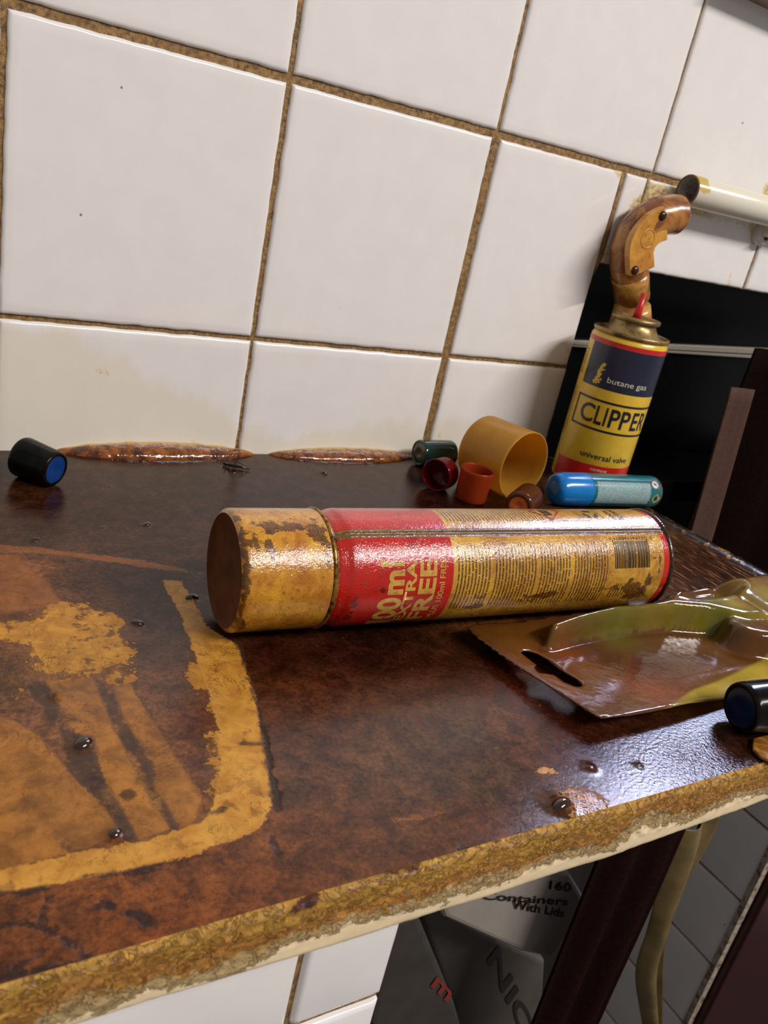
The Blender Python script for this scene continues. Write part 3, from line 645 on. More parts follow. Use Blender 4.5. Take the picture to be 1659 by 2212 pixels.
#                   # navy block
n = 60; cc = np.linspace(-150, 110, n); tp = np.interp(cc, [-150, -20, 44, 80, 110], [.0235, .0215, .0208, .0196, .0186])   # red foot with a curved top
V = np.concatenate([cl.P(np.full(n, .003), cc, np.full(n, rb)), cl.P(tp, cc, np.full(n, rb))]); l.append((V, grid(n, 2), 0))
collect('red_foot', l, [REDP], lighter)
l = []; ri = rb+.0001
cl.patch(l, .0680, .0696, -110, 103, ri, 0); cl.patch(l, .0465, .0481, -110, 103, ri, 0); cl.patch(l, .0465, .0696, 99.5, 103, ri, 0)
widths = [('C', 88.5, 65), ('L', 62.5, 51), ('I', 48.5, 45.5), ('P', 41, 26), ('P', 24, 9), ('E', 5, -8), ('R', -11, -27)]
for ch, a, b_ in widths: ctext(l, cl, ch, .0512, .0652, a, b_, ri, 0, bold=.018)
ctext(l, cl, 'universal valve', .0255, .0300, 67.5, -11, ri, 0, bold=.01)
ctext(l, cl, 'butane gas', .0815, .0868, 60.5, -2, ri, 1, bold=.0)
ctext(l, cl, 'content', .0165, .0185, 46, 20, ri, 1)
rng = np.random.default_rng(3)
# worn map of the islands in the navy block
for k in range(70):
    u = rng.random(); s_ = .080+.015*u; c_ = 80-8*u+rng.normal()*2.2*(1.3-.8*u); w_ = .0004+.0006*rng.random(); pts_ = [(s_+w_*math.cos(q)*rng.uniform(.6, 1.4), c_+w_*2000*math.sin(q)*rng.uniform(.6, 1.6)) for q in np.linspace(0, 2*math.pi, 7)[:-1]]
    l.append((cl.P([p[0] for p in pts_], [p[1] for p in pts_], [ri]*6), [tuple(range(6))], 2))
# two columns of tiny print wrapping away on the left
for (a, b_) in ((.0830, .1020), (.0350, .0720)):
    s_ = a
    while s_ < b_:
        c_ = 113
        while c_ < 132:
            w_ = rng.uniform(1, 3.5)
            if rng.random() < .85: cl.patch(l, s_, s_+.0007, c_, c_+w_, ri, 3)
            c_ += w_+.9
        s_ += .0016
collect('lettering', l, [INK, CREAM, YEL, plain('brown_print', (120, 92, 40), .5)], lighter)

# ------------------------------------------------------------------ small blue gas refill lying behind the big can
bc = Cyl((.1985, -.0901, .0120), (.2930, -.0983, .0120), sidev=(0, -1, 0)); RG = .0119
blue = thing('gas_refill', 'small blue and teal gas refill lying behind the big spray can', 'gas refill', (.245, -.094, 0))
BL = plain('blue_plastic', (4, 112, 186), .22, .06, coat=.2); 
bc.lathe('blue_cap', [(.0, .0001), (.0001, .006), (.0008, .0085), (.0022, .0102), (.0045, .0112), (.008, .0117), (.0270, RG+.0002), (.0283, RG+.0001), (.0283, RG-.0008)], BL, blue)
t = NT('teal_print'); p = t.obj(); sA = t.attr('s'); cA = t.attr('c'); n = t.noise(p, 60, 3)
base = t.mix(t.ramp(n, .3, .7), lin((8, 88, 104)), lin((14, 108, 112)))
pitch = 1/.0013; rw_ = t.math('FRACT', t.mul(sA, pitch)); idx = t.math('FLOOR', t.mul(sA, pitch)); on = t.mul(t.ramp(rw_, .2, .3), t.ramp(rw_, .75, .65))
wdn = t.ramp(t.noise(t.comb(t.mul(idx, 3.1), cA, 0.), 900, 1), .36, .40); lt_ = t.ramp(t.noise(t.comb(t.mul(sA, 3200), t.mul(cA, 3200), idx), 1., 2), .38, .46)
base = t.mix(t.mul(t.mul(on, wdn), t.mul(lt_, t.attr('print'))), base, lin((214, 226, 222))); t.set(Base_Color=base, Roughness=.18, Coat_Weight=.4)
TEAL = t.m
def pz2(S_, C_): return ((S_ > .0315) & (S_ < .081) & (C_ > 38) & (C_ < 118)).astype(float)
cylgrid(bc, np.linspace(.0280, .0900, 200), np.linspace(-180, 180, 121), RG, 'can_body', TEAL, blue, None, pz2)
bc.lathe('base', [(.0898, RG), (.0925, RG-.0004), (.0942, RG-.0016), (.0948, RG-.0034), (.0940, RG-.005), (.0925, .0001)], plain('dark_steel', (90, 110, 112), .25, .1, metal=.6), blue)
l = []; rq = RG+.0001
th = np.linspace(0, 2*math.pi, 33)
k2 = math.degrees(1/RG)
def ring(s0, c0, ro, ri_, m):
    V = [(s0+q*math.cos(a), c0+q*math.sin(a)*k2) for q in (ri_, ro) for a in th]; V = np.array(V); l.append((bc.P(V[:, 0], V[:, 1], np.full(len(V), rq)), grid(33, 2), m))
ring(.0858, 42, .0036, .0029, 0); ring(.0858, 42, .0029, .0, 1); 
n = 6; t_ = np.linspace(-.0027, .0027, n); V = np.concatenate([bc.P(.0858+t_+.0003, 42+t_*k2, np.full(n, rq+.00005)), bc.P(.0858+t_-.0003, 42+t_*k2, np.full(n, rq+.00005))]); l.append((V, grid(n, 2), 0))
ctext(l, bc, 'w', .0872, .0845, 47, 36, rq+.00003, 3, bold=.05)
def tri(sz, m, r): 
    cs2 = [(.0868+sz*a, 93+sz*b_*k2) for a, b_ in ((0, 1), (1.0, 0), (0, -1), (-1.0, 0))]; V = bc.P([q[0] for q in cs2], [q[1] for q in cs2], [r]*4); l.append((V, [(0, 1, 2, 3)], m))
tri(.0046, 3, rq+.0001); tri(.0040, 2, rq+.0002); ctext(l, bc, '~', .0885, .0852, 97, 89, rq+.0003, 3, bold=.1)
collect('warning_symbols', l, [REDI, plain('pale_ink', (180, 200, 196), .4), plain('yellow_ink', (196, 170, 40), .4), BLKI], blue)

# ------------------------------------------------------------------ caps
def clearmat(name, col, dens=.55, rough=.12, grimec=(90, 50, 20)):
    t = NT(name); p = t.obj(); n = t.noise(p, 70, 4, .6)
    c = t.mix(t.mul(t.ramp(n, .5, .8), .4), lin(col), lin(grimec))
    t.set(Base_Color=c, Roughness=rough, Specular_IOR_Level=.5, Subsurface_Weight=0)
    tr = t.n('ShaderNodeBsdfTransparent'); t.put(tr.inputs[0], tuple(min(1, v*1.2+.05) for v in lin(col)))
    tl_ = t.n('ShaderNodeBsdfTranslucent'); t.put(tl_.inputs[0], c)
    m1 = t.n('ShaderNodeMixShader'); m1.inputs[0].default_value = .45; t.t.links.new(t.b.outputs[0], m1.inputs[1]); t.t.links.new(tl_.outputs[0], m1.inputs[2])
    m2 = t.n('ShaderNodeMixShader'); m2.inputs[0].default_value = 1-dens; t.t.links.new(m1.outputs[0], m2.inputs[1]); t.t.links.new(tr.outputs[0], m2.inputs[2])
    t.t.links.new(m2.outputs[0], t.out.inputs[0]); t.m.use_backface_culling = False; return t.m
def cap_open(name, label, A, B, rA, rB, mat, wall_=.0010, up=None, group=None, endmat=None):
    # cup open at A, closed (rounded) at B
    cy = Cyl(A, B, up=up); Lc = cy.L; rd = min(.0018, rB*.3)
    out = [(0, rA-.0004), (.0003, rA)]+[(a, rA+(rB-rA)*a/Lc) for a in np.linspace(.002, Lc-rd, 6)]+[(Lc-rd+rd*math.sin(q), rB-rd+rd*math.cos(q)) for q in (.5, 1.0, 1.57)]+[(Lc, .0001)]
    inn = [(Lc-wall_*1.3, .0001), (Lc-wall_*1.3, rB-rd-wall_*.5)]+[(a, rA+(rB-rA)*a/Lc-wall_) for a in np.linspace(Lc-rd-wall_, .0008, 6)]+[(0, rA-wall_+.0003), (0, rA-.0004)]
    base = np.array([(A[0]+B[0])/2, (A[1]+B[1])/2, 0])
    o = cy.lathe(name, out+inn, mat, None, 64, org=base)
    return o, cy
# wide yellow cap tipped on its side
o, yc = cap_open('bottle_cap', '', (.1759, -.0812, .0248), (.1676, -.0402, .0236), .0248, .0236, clearmat('yellow_translucent_plastic', (212, 164, 62), .84, .25, (176, 110, 36)), .0012)
tag(o, 'wide translucent yellow cap lying on its side with its open mouth facing forward', 'cap')
# small caps
t = NT('dark_green_plastic'); t.set(Base_Color=lin((8, 46, 42)), Roughness=.12, Coat_Weight=.4); DG = t.m
gc = Cyl((.1262, -.0210, .0098), (.1462, -.0185, .0098)); 
def round_cap(name, label, A, B, rA, rB, mats, rimr=.0022, dish=.0006, diskmat=None, group=None):
    cy = Cyl(A, B); Lc = cy.L; base = np.array([(A[0]+B[0])/2, (A[1]+B[1])/2, 0])
    root = thing(name, label, 'cap', base, group)
    out = [(dish, rA-rimr-.0006), (.0001, rA-rimr)]+[(rimr-rimr*math.cos(q), rA-rimr+rimr*math.sin(q)) for q in (.5, 1.0, 1.57)]+[(a, rA+(rB-rA)*a/Lc) for a in np.linspace(rimr*1.5, Lc-.002, 5)]+[(Lc-.0006, rB-.0005), (Lc, rB-.0014), (Lc-.001, rB-.003), (Lc-.012 if Lc > .015 else Lc-.006, rB-.0035), (Lc-.012 if Lc > .015 else Lc-.006, .0001)]
    cy.lathe('cap_shell', out, mats, root, 64)
    cy.lathe('end_disc', [(dish, rA-rimr-.0005), (dish-.0002, (rA-rimr)*.45), (dish+.0003, (rA-rimr)*.3), (dish+.0003, .0001)], diskmat or mats, root, 48)
    return root
round_cap('bottle_cap', 'glossy dark green cap lying against the tiles left of the yellow cap', (.1305, -.0190, .0098), (.1600, -.0185, .0098), .0096, .0098, DG, rimr=.0013)
t = NT('dark_red_plastic'); DR = clearmat('dark_red_translucent', (120, 16, 22), .82, .12, (50, 8, 10))
o, _ = cap_open('bottle_cap', '', (.1165, -.0640, .0111), (.1285, -.0585, .0111), .0111, .0108, DR); tag(o, 'dark red cap lying on its side with its open end facing left', 'cap')
OR = clearmat('orange_translucent', (176, 68, 30), .80, .12, (110, 40, 18))
o, _ = cap_open('bottle_cap', '', (.1372, -.0806, .0226), (.1370, -.0800, .0003), .0113, .0106, OR, .0009, up=(0, -1, 0)); tag(o, 'small translucent orange cup-shaped cap standing upright in front of the yellow cap', 'cap')
BRM = clearmat('brown_translucent', (112, 62, 36), .85, .15, (60, 30, 16)); OD = plain('orange_brown_disc', (196, 100, 48), .3, .12)
round_cap('bottle_cap', 'brown translucent cap with orange end, half hidden behind the big spray can', (.1505, -.1130, .0098), (.1722, -.0985, .0100), .0096, .0098, BRM, diskmat=OD, rimr=.0028)
BKP = plain('blackened_plastic', (7, 7, 7), .18, .3, 120, spec=.14, coat=.0, grime=(22, 17, 12)); BLD = plain('blue_disc', (8, 52, 116), .3, .15, 150); BLD2 = plain('dark_blue_disc', (8, 26, 62), .3, .2, 150)
round_cap('bottle_cap', 'black greasy cap with blue end lying alone at the left by the tiles', (-.1230, -.0535, .0100), (-.1382, -.0362, .0110), .0098, .0112, BKP, diskmat=BLD, rimr=.0018)
round_cap('bottle_cap', 'black greasy cap with dark blue end at the right edge beside the clear packaging', (.1094, -.3225, .0110), (.1300, -.3270, .0118), .0108, .0117, BKP, diskmat=BLD2, rimr=.0018)

# ------------------------------------------------------------------ plastic blister packaging
t = NT('tinted_clear_plastic'); p = t.obj(); col = t.attr('tint', True); n = t.noise(p, 35, 4, .6)
col = t.mix(1.0, col, t.mix(t.ramp(n, .3, .7), (.8, .78, .74), (1.2, 1.18, 1.12)), 'MULTIPLY')
t.set(Base_Color=col, Roughness=.13, Specular_IOR_Level=.5, Coat_Weight=.15, Coat_Roughness=.1); t.bump(t.add(t.noise(p, 60, 3), t.mul(t.noise(p, 500, 2), .06)), .25, .002)
tr = t.n('ShaderNodeBsdfTransparent'); t.put(tr.inputs[0], lin((206, 160, 84)))
m2 = t.n('ShaderNodeMixShader'); m2.inputs[0].default_value = .22; t.t.links.new(t.b.outputs[0], m2.inputs[1]); t.t.links.new(tr.outputs[0], m2.inputs[2]); t.t.links.new(m2.outputs[0], t.out.inputs[0])
BLM = t.m
ZF = .0045
out = T0([(1004, 1368), (1015, 1362), (1100, 1352), (1180, 1338), (1260, 1325)], ZF)[:, :2].tolist()
out += [(.150, -.2410), (.175, -.2300), (.235, -.2280), (.262, -.240), (.262, -.306)]
out += T0([(1659, 1482), (1560, 1508), (1480, 1527), (1400, 1547), (1320, 1562), (1292, 1566), (1278, 1560)], ZF)[:, :2].tolist()
OUT = np.array(out)
front = T0([(1183, 1408), (1240, 1392), (1300, 1378), (1370, 1365), (1450, 1357), (1520, 1362), (1575, 1374)], ZF)[:, :2]
far = T0([(1800, 1236), (1659, 1242), (1600, 1244), (1520, 1248), (1450, 1262), (1380, 1282), (1300, 1306), (1230, 1326), (1180, 1342)], .014)[:, :2]
far[:, 1] = np.where(far[:, 0] < .150, np.minimum(far[:, 1], -.2405), np.minimum(far[:, 1], -.2300))
fe = front[-1]
BUL = np.array(front.tolist()+[(fe[0]+.004, fe[1]-.004), (fe[0]+.05, fe[1]-.012), (.262, fe[1]-.012)]+far.tolist())
step = .0009; gx = np.arange(.025, .262, step); gy = np.arange(-.312, -.226, step); GX, GY = np.meshgrid(gx, gy); PP = np.stack([GX.ravel(), GY.ravel()], 1)
so = sdf(PP, OUT); sb = sdf(PP, BUL)
sfront = sdl(PP, np.vstack([BUL[:len(front)+3], ]), 0)
inb = sb < 0
sm = lambda x: np.clip(x, 0, 1)**2*(3-2*np.clip(x, 0, 1))
sfar = sdl(PP, far, 0)
ridge = np.interp(PP[:, 0], [.03, .06, .10, .14, .17, .25], [.0125, .0135, .0145, .0150, .0150, .016])
H = np.where(inb, ridge*sm(sfront/3.2)*(.45+.55*sm(sfar/9.0))*sm(sfar/2.0), 0)
bw = top((1530, 1279), .016); ang = math.radians(5)
dx = (PP[:, 0]-bw[0]); dy = (PP[:, 1]-bw[1]); e = np.sqrt((dx/.030)**2+(dy/.0095)**2)
H = H-.008*sm((1-e)/.5)*(H > .004)+.0008*np.exp(-((e-1.03)/.06)**2)*(H > .004)
y2 = top((1660, 1345), .014); e2 = np.sqrt(((PP[:, 0]-y2[0])/.034)**2+((PP[:, 1]-y2[1])/.020)**2); H = np.maximum(H, .013*sm((1-e2)/.25)*(so < -2))
e3 = top((1600, 1310), .012)
H = H-.0025*np.exp(-((PP[:, 0]-e3[0])/.0035)**2)*(H > .006)
Hg = H.reshape(len(gy), len(gx))
for _ in range(3):
    Hg = np.pad(Hg, 1, mode='edge'); Hg = (Hg[:-2, 1:-1]+2*Hg[1:-1, 1:-1]+Hg[2:, 1:-1])/4; Hg = np.pad(Hg, ((0, 0), (1, 1)), mode='edge'); Hg = (Hg[:, :-2]+2*Hg[:, 1:-1]+Hg[:, 2:])/4
H = Hg.ravel()
sag = .0012*np.sin(PP[:, 0]*30)+.0010*np.cos(PP[:, 1]*60)+ZF
rim_ = .0012*np.exp(-((so+1.0)/1.0)**2)
# flange lies lower right at the front edge, a little curled up at the left corner
curl = .0015*sm((.060-PP[:, 0])/.03)
Zb = sag+H+curl-.0020*sm((PP[:, 0]-.09)/.05)*sm((-.290-PP[:, 1])/.01)
hole = T0([(1122, 1412), (1135, 1406), (1160, 1412), (1185, 1425), (1215, 1450), (1245, 1468), (1258, 1482), (1255, 1488), (1240, 1488), (1215, 1478), (1195, 1462), (1180, 1460), (1160, 1458), (1152, 1446), (1157, 1440), (1140, 1426)], ZF+.001)[:, :2]
sh = sdf(PP, hole)
olive = np.array(lin((112, 96, 26))); brown = np.array(lin((92, 56, 20))); orange_ = np.array(lin((132, 66, 20))); yel_ = np.array(lin((150, 128, 34))); mar = np.array(lin((70, 34, 18))); grn = np.array(lin((92, 104, 26)))
tint = np.tile(brown, (len(PP), 1))
def blend(mask, colr):
    global tint; mask = np.clip(mask, 0, 1)[:, None]; tint = tint*(1-mask)+colr*mask
wallm = (inb & (sfront < 4.5)).astype(float); blend(wallm, olive)
for q, rr_, cc_, a_ in [((1330, 1370), .012, grn, .6), ((1540, 1345), .012, grn, .8), ((1570, 1350), .008, yel_, .8), ((1640, 1340), .02, yel_, .7), ((1230, 1405), .010, orange_, .9), ((1180, 1460), .020, orange_, .35), ((1400, 1490), .012, orange_, .8), ((1440, 1480), .012, orange_, .6), ((1330, 1420), .03, mar, .5)]:
    w_ = top(q, .006)[:2]; blend(a_*np.exp(-(((PP-w_)**2).sum(1))/rr_**2), cc_)
s2 = sdf(PP, T0([(1430, 1545), (1500, 1490), (1590, 1450), (1700, 1400), (1700, 1470), (1590, 1505), (1480, 1530)], ZF)[:, :2]); blend(sm((1-s2)/2), yel_)
blend(np.exp(-((so+1.5)/1.5)**2)*.4, mar)
keep = (so < .3) & (sh > -.2); n1, n2 = len(gx), len(gy)
kg = keep.reshape(n2, n1); faces = []
# snap near-outline vertices onto the outline so it runs clean
def snap(PP, s_, poly, sel):
    P = PP.copy(); eps = 1e-4
    gxx = (sdf(P+[eps, 0], poly)-sdf(P-[eps, 0], poly))/(2*eps*1000); gyy = (sdf(P+[0, eps], poly)-sdf(P-[0, eps], poly))/(2*eps*1000)
    P[sel] = P[sel]-np.stack([gxx, gyy], 1)[sel]*(s_[sel]/1000)[:, None]; return P
PS = snap(PP, so, OUT, np.abs(so) < .75); PS = snap(PS, sh, hole, np.abs(sh) < .75)
keep = (so < .75) & (sh > -.75); kg = keep.reshape(n2, n1)
idm = -np.ones(len(PP), int)
for j in range(n2-1):
    for i in range(n1-1):
        if kg[j, i] and kg[j, i+1] and kg[j+1, i+1] and kg[j+1, i]:
            a = j*n1+i; faces.append((a, a+1, a+1+n1, a+n1))
used = np.unique(np.array(faces)); idm[used] = np.arange(len(used)); faces = [tuple(idm[i] for i in f) for f in faces]
Vb = np.stack([PS[used, 0], PS[used, 1], Zb[used]], 1)
bp = mesh('blister_package', Vb, faces, BLM, None, org=(.14, -.27, 0)); cattr(bp, 'tint', tint[used])
sol = bp.modifiers.new('thick', 'SOLIDIFY'); sol.thickness = .0005; sol.offset = 1
# the package rests on three dents under its rim
tag(bp, 'empty brown-tinted clear plastic blister package with a hang hole, right of the worktop', 'packaging')

# ------------------------------------------------------------------ grease-stained elbow handle behind the butane can
YH = -.020
hd = thing('torch_handle', 'brown-stained bent plastic handle with two rivets, upright behind the butane can', 'handle', (.300, -.012, -.008))
def hmat(name, c1, c2, amt=.55):
    t = NT(name); p = t.obj(); n = t.noise(p, 55, 5, .65, .4); n2 = t.noise(p, 300, 4)
    c = t.mix(t.ramp(n, .38, .60), lin(c1), lin(c2)); c = t.mix(t.mul(t.ramp(n2, .60, .70), amt), c, lin((96, 50, 14)))
    t.set(Base_Color=c, Roughness=.28, Coat_Weight=.3, Coat_Roughness=.1); t.bump(n2, .25, .0006); return t.m
HM = hmat('stained_plastic', (198, 148, 66), (150, 92, 36)); HM2 = hmat('dark_stained_plastic', (178, 120, 54), (118, 66, 32)); HP = hmat('golden_plate', (204, 148, 56), (180, 120, 40), .7)
def hp(px, y): return wal(px, y)
# path of the round elbow (stem -> bend -> spout)
path = [((1367, 640), .0125, -.013), ((1361, 600), .0130, -.014), ((1358, 570), .0136, -.015), ((1362, 535), .0142, -.016), ((1374, 505), .0142, -.017), ((1394, 482), .0140, -.018), ((1418, 469), .0140, -.019), ((1445, 463), .0138, -.020), ((1460, 464), .0138, -.0205)]
pts = [hp(p, y) for p, r, y in path]; rr_ = [r*1.04 for p, r, y in path]
tube('elbow', pts, rr_, HM2, hd, 28, cap=False)
e1 = hp((1460, 464), -.0205); e0 = hp((1440, 463), -.020); cyl_ = Cyl(e0, e1+(e1-e0)*.25); 
cyl_.lathe('spout_end', [(-.002, .0118), (0, .0131), (cyl_.L-.0004, .0131), (cyl_.L, .0126), (cyl_.L, .0112), (cyl_.L-.006, .0108), (cyl_.L-.006, .0001)], HM, hd, 40)
a1 = hp((1362, 648), -.013); a0 = hp((1361, 598), -.014)
tube('stem', [(a1[0]-.001, -.013, -.0075), a1+np.array([0, 0, -.004]), a1], [.0112, .0110, .0108], HM, hd, 28)
tube('stem_socket', [hp((1365, 646), -.013), hp((1362, 604), -.014), hp((1360, 592), -.0145)], [.0134, .0140, .0142], HM, hd, 28)
tube('lower_collar', [hp((1372, 690), -.013), hp((1370, 664), -.013)], [.0128, .0124], HM, hd, 28)
pl = [(1437, 446), (1438, 470), (1440, 490), (1443, 503), (1442, 519), (1432, 522), (1423, 527), (1416, 535), (1413, 545), (1414, 558), (1415, 577), (1400, 583), (1384, 591), (1370, 596), (1362, 597), (1360, 580), (1359, 560), (1360, 540), (1363, 522), (1370, 506), (1378, 493), (1390, 478), (1404, 464), (1420, 454)]
f0 = np.array([hp(p, -.0320) for p in pl]); b0 = f0.copy(); b0[:, 1] = -.0265; n = len(pl)
V = np.concatenate([f0, b0]); F = [tuple(range(n)), tuple(range(n, 2*n))[::-1]]+[(i, i+n, (i+1) % n+n, (i+1) % n) for i in range(n)]
pt = fix(mesh('side_plate', V, F, HP, hd, smooth=False)); bevel(pt, .0008, 3)
for q in ((1431, 466), (1371, 584)):
    w_ = hp(q, -.0320); cy = Cyl(w_+np.array([0, .001, 0]), w_+np.array([0, -.0024, 0]))
    cy.lathe('rivet', [(0, .0034), (.0016, .0034), (.0026, .0027), (.0032, .0015), (.0034, .0001)], plain('dark_rivet', (70, 54, 40), .25, .1, metal=.7), hd, 28)
w_ = hp((1400, 516), -.0320); cy = Cyl(w_, w_+np.array([0, -.0005, 0]))
cy.lathe('round_boss', [(0, .0072), (.0003, .0070), (.0003, .0062), (.0, .0060)], HP, hd, 40)

# ------------------------------------------------------------------ white rail on the wall
rail = thing('towel_rail', 'white tubular rail with open stained end fixed to the tiles, upper right', 'rail', (.45, -.014, .20))
RY = -.0150; rc_ = wal((1484, 410), RY); RR = .0112
t = NT('white_enamel_rail'); p = t.obj(); n = t.noise(p, 120, 4, .6); x_ = t.sep(p)[0]
st = t.mul(t.ramp(t.add(x_, t.mul(t.sub(n, .5), .014)), rc_[0]+.0135, rc_[0]+.0110), t.ramp(t.add(t.sep(p)[2], t.mul(t.sub(n, .5), .006)), rc_[2]-.001, rc_[2]+.002))
t.set(Base_Color=t.mix(t.mul(st, .9), lin((224, 218, 200)), lin((196, 166, 66))), Roughness=.22, Coat_Weight=.3); RW = t.m
rl = Cyl((rc_[0], RY, rc_[2]), (.75, RY, rc_[2]), sidev=(0, -1, 0))
rl.lathe('tube', [(rl.L, .0001), (rl.L, RR), (.0006, RR), (.0, RR-.0004), (.0, RR-.0012), (.0006, RR-.0016), (.06, RR-.0016), (.06, .0001)], [RW, plain('rusty_tube_edge', (120, 92, 54), .5), plain('tube_inside', (170, 168, 168), .35, .2, grime=(120, 80, 40))], rail, 48, seg=[0, 0, 1, 1, 1, 2, 2])
bq = wal((1647, 508), -.004)
br = Cyl((bq[0], -.0002, bq[2]), (bq[0], -.008, bq[2])); WH = plain('white_bracket', (206, 200, 190), .3, .05)
b0_ = br.lathe('bracket', [(0, .0088), (.005, .0086), (.0072, .0074), (.0078, .0060), (.0078, .0001)], WH, rail, 40)
b = []; box(b, bq[0]-.006, bq[0]+.010, -.0150, -.0005, bq[2]-.001, rc_[2]-.004); bevel(collect('bracket_arm', b, WH, rail, False), .002)
cy = Cyl((bq[0]+.001, -.0078, bq[2]-.0005), (bq[0]+.001, -.0086, bq[2]-.0005)); cy.lathe('screw', [(-.001, .0034), (.0003, .0034), (.0008, .0026), (.0004, .0001)], plain('dark_screw', (46, 40, 34), .4, metal=.5), rail, 24)

# ------------------------------------------------------------------ hanging cloths and packages in the dark
def cloth(name, label, xa, xb, y0, amp, z0, z1, mat, freq=3.0, tilt=0.0, cat='cloth', ph=0.0):
    nu_, nv_ = 90, 30; V = []
    for j in range(nv_):
        for i in range(nu_):
            u = i/(nu_-1); v = j/(nv_-1); x = xa+(xb-xa)*u+tilt*v
            y = y0+amp*math.sin(2*math.pi*freq*u+ph+.4*math.sin(3*v))*(.6+.6*v)+amp*.5*mnoise.noise(Vector((u*3, v*2.5, 1)))
            V.append((x, y, z0+(z1-z0)*v))
    o = fix(mesh(name, V, grid(nu_, nv_), mat)); s_ = o.modifiers.new('thick', 'SOLIDIFY'); s_.thickness = .002
    return tag(o, label, cat)
CL = plain('lit_fold_cloth', (78, 59, 51), .9, .1, 400, spec=0); CL2 = plain('dark_brown_cloth', (30, 17, 15), .9, .15, 300, spec=0); CL3 = plain('black_brown_cloth', (20, 12, 11), .9, .15, 300, spec=0)
cloth('hanging_cloth', 'very dark brown cloth hanging beyond the right end of the worktop', .405, .62, -.060, .010, .12, -.42, CL3, 2.3, 0.0, ph=.3)
q0 = wal((1600, 838), -.085); q1 = wal((1545, 1165), -.085)
cloth('lit_fold', 'lit fold of the dark hanging cloth, added as a paler brown strip, right', q0[0]-.012, q0[0]+.014, -.085, .0016, q0[2], q0[2]-.30, CL, .6, (q1[0]-q0[0])*1.0, ph=.8)  # paler strip stands in for light on a fold of the dark cloth
cloth('dish_cloth', 'dark brown draped cloth hanging in the recess under the worktop', .150, .224, -.262, .005, -.045, -.48, CL2, 2.2, ph=1)
# yellowed film hanging beside the tiled partition
YF = plain('yellowed_film', (104, 86, 48), .4, .25, 30)
pf = [(1560, 1735), (1556, 1775), (1528, 1830), (1500, 1880), (1458, 1945), (1450, 2000), (1436, 2040), (1434, 2090), (1432, 2212), (1432, 2330)], [(1455, 1790), (1450, 1830), (1438, 1890), (1424, 1950), (1412, 2000), (1402, 2035), (1384, 2080), (1378, 2130), (1396, 2212), (1410, 2330)]
V = []
for q, w_ in zip(*pf):
    a = wal(q, -.180); b_ = wal(w_, -.190)
    for k in range(9):
        f = k/8; V.append(a*(1-f)+b_*f+np.array([0, .010*math.sin(f*math.pi*2.2), 0]))
o = fix(mesh('plastic_film', V, grid(9, 10), YF)); s_ = o.modifiers.new('thick', 'SOLIDIFY'); s_.thickness = .0012; ss_ = o.modifiers.new('sub', 'SUBSURF'); ss_.levels = 2; ss_.render_levels = 2
tag(o, 'yellowed plastic film hanging in front of the tiled partition, lower right', 'plastic film')
def package(name, label, pxs, y, depth, mat, texts, cat='package', ink=BLKI, tilty=0.0):
    f0 = np.array([wal(p, y+tilty*i) for i, p in enumerate(pxs)]); n = len(pxs); root = thing(name, label, cat, (f0[:, 0].mean(), y+depth/2, f0[:, 2].min()))
    b0 = f0+np.array([0, depth, 0]); V = np.concatenate([f0, b0]); F = [tuple(range(n)), tuple(range(n, 2*n))[::-1]]+[(i, i+n, (i+1) % n+n, (i+1) % n) for i in range(n)]
    o = fix(mesh('packet', V, F, mat, root, smooth=False)); bevel(o, .004, 3)
    l = []
    for txt, p0, p1, up_, m in texts:        # baseline start / end pixels, cap-height pixel
        a = wal(p0, y-.0008); b_ = wal(p1, y-.0008); u_ = wal(up_, y-.0008)-a
        Vt, Ft = glyphs(txt, .02); l.append((a+Vt[:, :1]*(b_-a)+Vt[:, 1:2]*u_, Ft, m))
    if l: collect('lettering', l, [ink, plain('red_mark', (120, 30, 22), .6)], root, False)
    return root
PW = plain('white_wrapper', (138, 130, 122), .5, .06, 40); PG = plain('grey_wrapper', (72, 66, 60), .5, .12, 30); PD = plain('dull_wrapper', (52, 47, 42), .5, .2, 30)
package('container_pack', 'white wrapped pack of lidded containers under the worktop, printed with dark lettering', [(1060, 1850), (1235, 1890), (1262, 1935), (1250, 1990), (1195, 2072), (1130, 2060), (960, 1985), (930, 1900)], -.235, .030, PW,
        [('Containers', (1040, 1943), (1226, 1957), (1043, 1925), 0), ('With Lids', (1105, 1963), (1217, 1982), (1108, 1944), 0), ('160', (1185, 1921), (1232, 1927), (1188, 1903), 0)])
package('printed_carton', 'grey carton with large dark diagonal letters under the worktop', [(900, 1950), (1180, 2075), (1160, 2400), (960, 2300), (980, 2180)], -.198, .05, PG, [('NIC', (1052, 2075), (1130, 2240), (1078, 2040), 0)])
package('wrapped_packet', 'dull wrapped packet with a small red mark leaning beside the tiled panel', [(835, 2000), (905, 1975), (985, 2170), (1050, 2400), (850, 2400), (800, 2212)], -.235, .03, PD, [('m', (930, 2130), (965, 2165), (945, 2110), 1)])

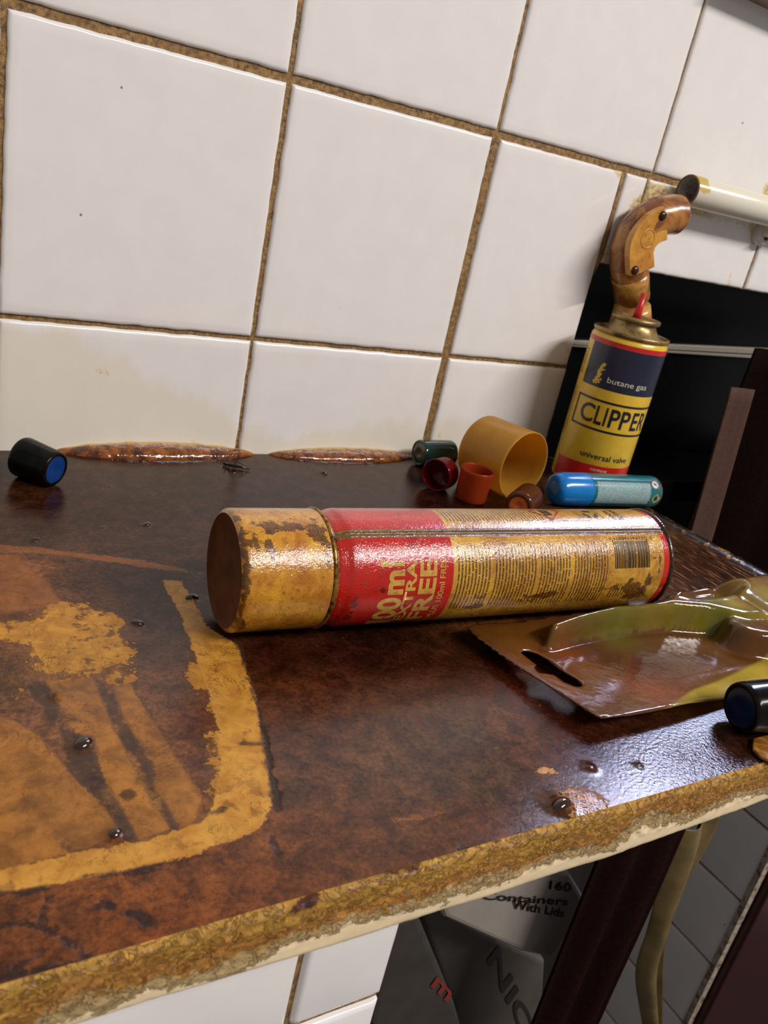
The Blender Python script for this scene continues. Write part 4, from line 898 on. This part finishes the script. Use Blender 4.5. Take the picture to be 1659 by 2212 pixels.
# ------------------------------------------------------------------ small debris
DB = plain('black_debris', (24, 16, 12), .2, .3, coat=.5)
w_ = top((505, 1003)); pts = [top((483, 1001), .0012), top((500, 1004), .0020), top((520, 1008), .0016), top((540, 1014), .001)]
dd = tube('dead_insect', pts, [.0009, .0013, .0010, .0003], DB, None, 12, org=(w_[0], w_[1], 0)); tag(dd, 'small black dried insect with thin legs on the worktop below the tile joint', 'insect')
for q in ([(486, 1001), (510, 996), (532, 1008)], [(495, 1003), (498, 1018), (520, 1026), (535, 1012)], [(490, 1003), (484, 1014)]):
    tube('insect_leg', [top(p, .0014 if i % 2 else .0007) for i, p in enumerate(q)], .00022, DB, dd, 6)
AF = hmat('amber_flake', (190, 138, 52), (120, 74, 26))
fl_ = T0([(1625, 1600), (1660, 1592), (1690, 1600), (1700, 1650), (1665, 1652), (1640, 1640), (1624, 1622)], .0005); n = len(fl_)
V = np.concatenate([fl_+[0, 0, .0016], fl_]); F = [tuple(range(n)), tuple(range(n, 2*n))[::-1]]+[(i, i+n, (i+1) % n+n, (i+1) % n) for i in range(n)]
o = fix(mesh('lacquer_flake', V, F, AF, None, smooth=False)); bevel(o, .0006); tag(o, 'amber flake of peeled lacquer at the right below the black cap', 'flake')
DR_ = plain('dark_resin', (40, 20, 12), .08, .2, coat=.6)
def drop(px, r, h, label):
    c_ = top(px); V = []; nn = 20
    for a in np.linspace(0, 90, 7):
        ar = math.radians(a)
        for k in range(nn):
            th_ = 2*math.pi*k/nn; rr2 = r*math.cos(ar)*(1+.18*math.cos(2*th_+px[0])); V.append((c_[0]+rr2*math.cos(th_)*1.2, c_[1]+rr2*math.sin(th_), h*math.sin(ar)+.0002))
    F = grid(nn, 7, True)+[tuple(range(6*nn, 7*nn))]
    return tag(fix(mesh('resin_drop', V, F, DR_, None)), label, 'drop')
drop((415, 1293), .0022, .0020, 'dark hardened drop on the worktop just left of the big can cap')
drop((700, 1023), .0020, .0018, 'dark hardened drop near the resin bead between the two middle tile joints')
drop((318, 1134), .0018, .0014, 'dark tear-shaped drop on the worktop between left black cap and big can')
drop((297, 1347), .0020, .0014, 'dark drop at the right tip of the flaky yellow patch')
drop((249, 1804), .0018, .0018, 'shiny dark drop near the yellow stripe at lower left')
drop((180, 1608), .0028, .0022, 'large dark drop in the middle of the striped stain on the left')
drop((1212, 1742), .0034, .0030, 'shiny dark lump beside the net-like flaked patch near the front edge')
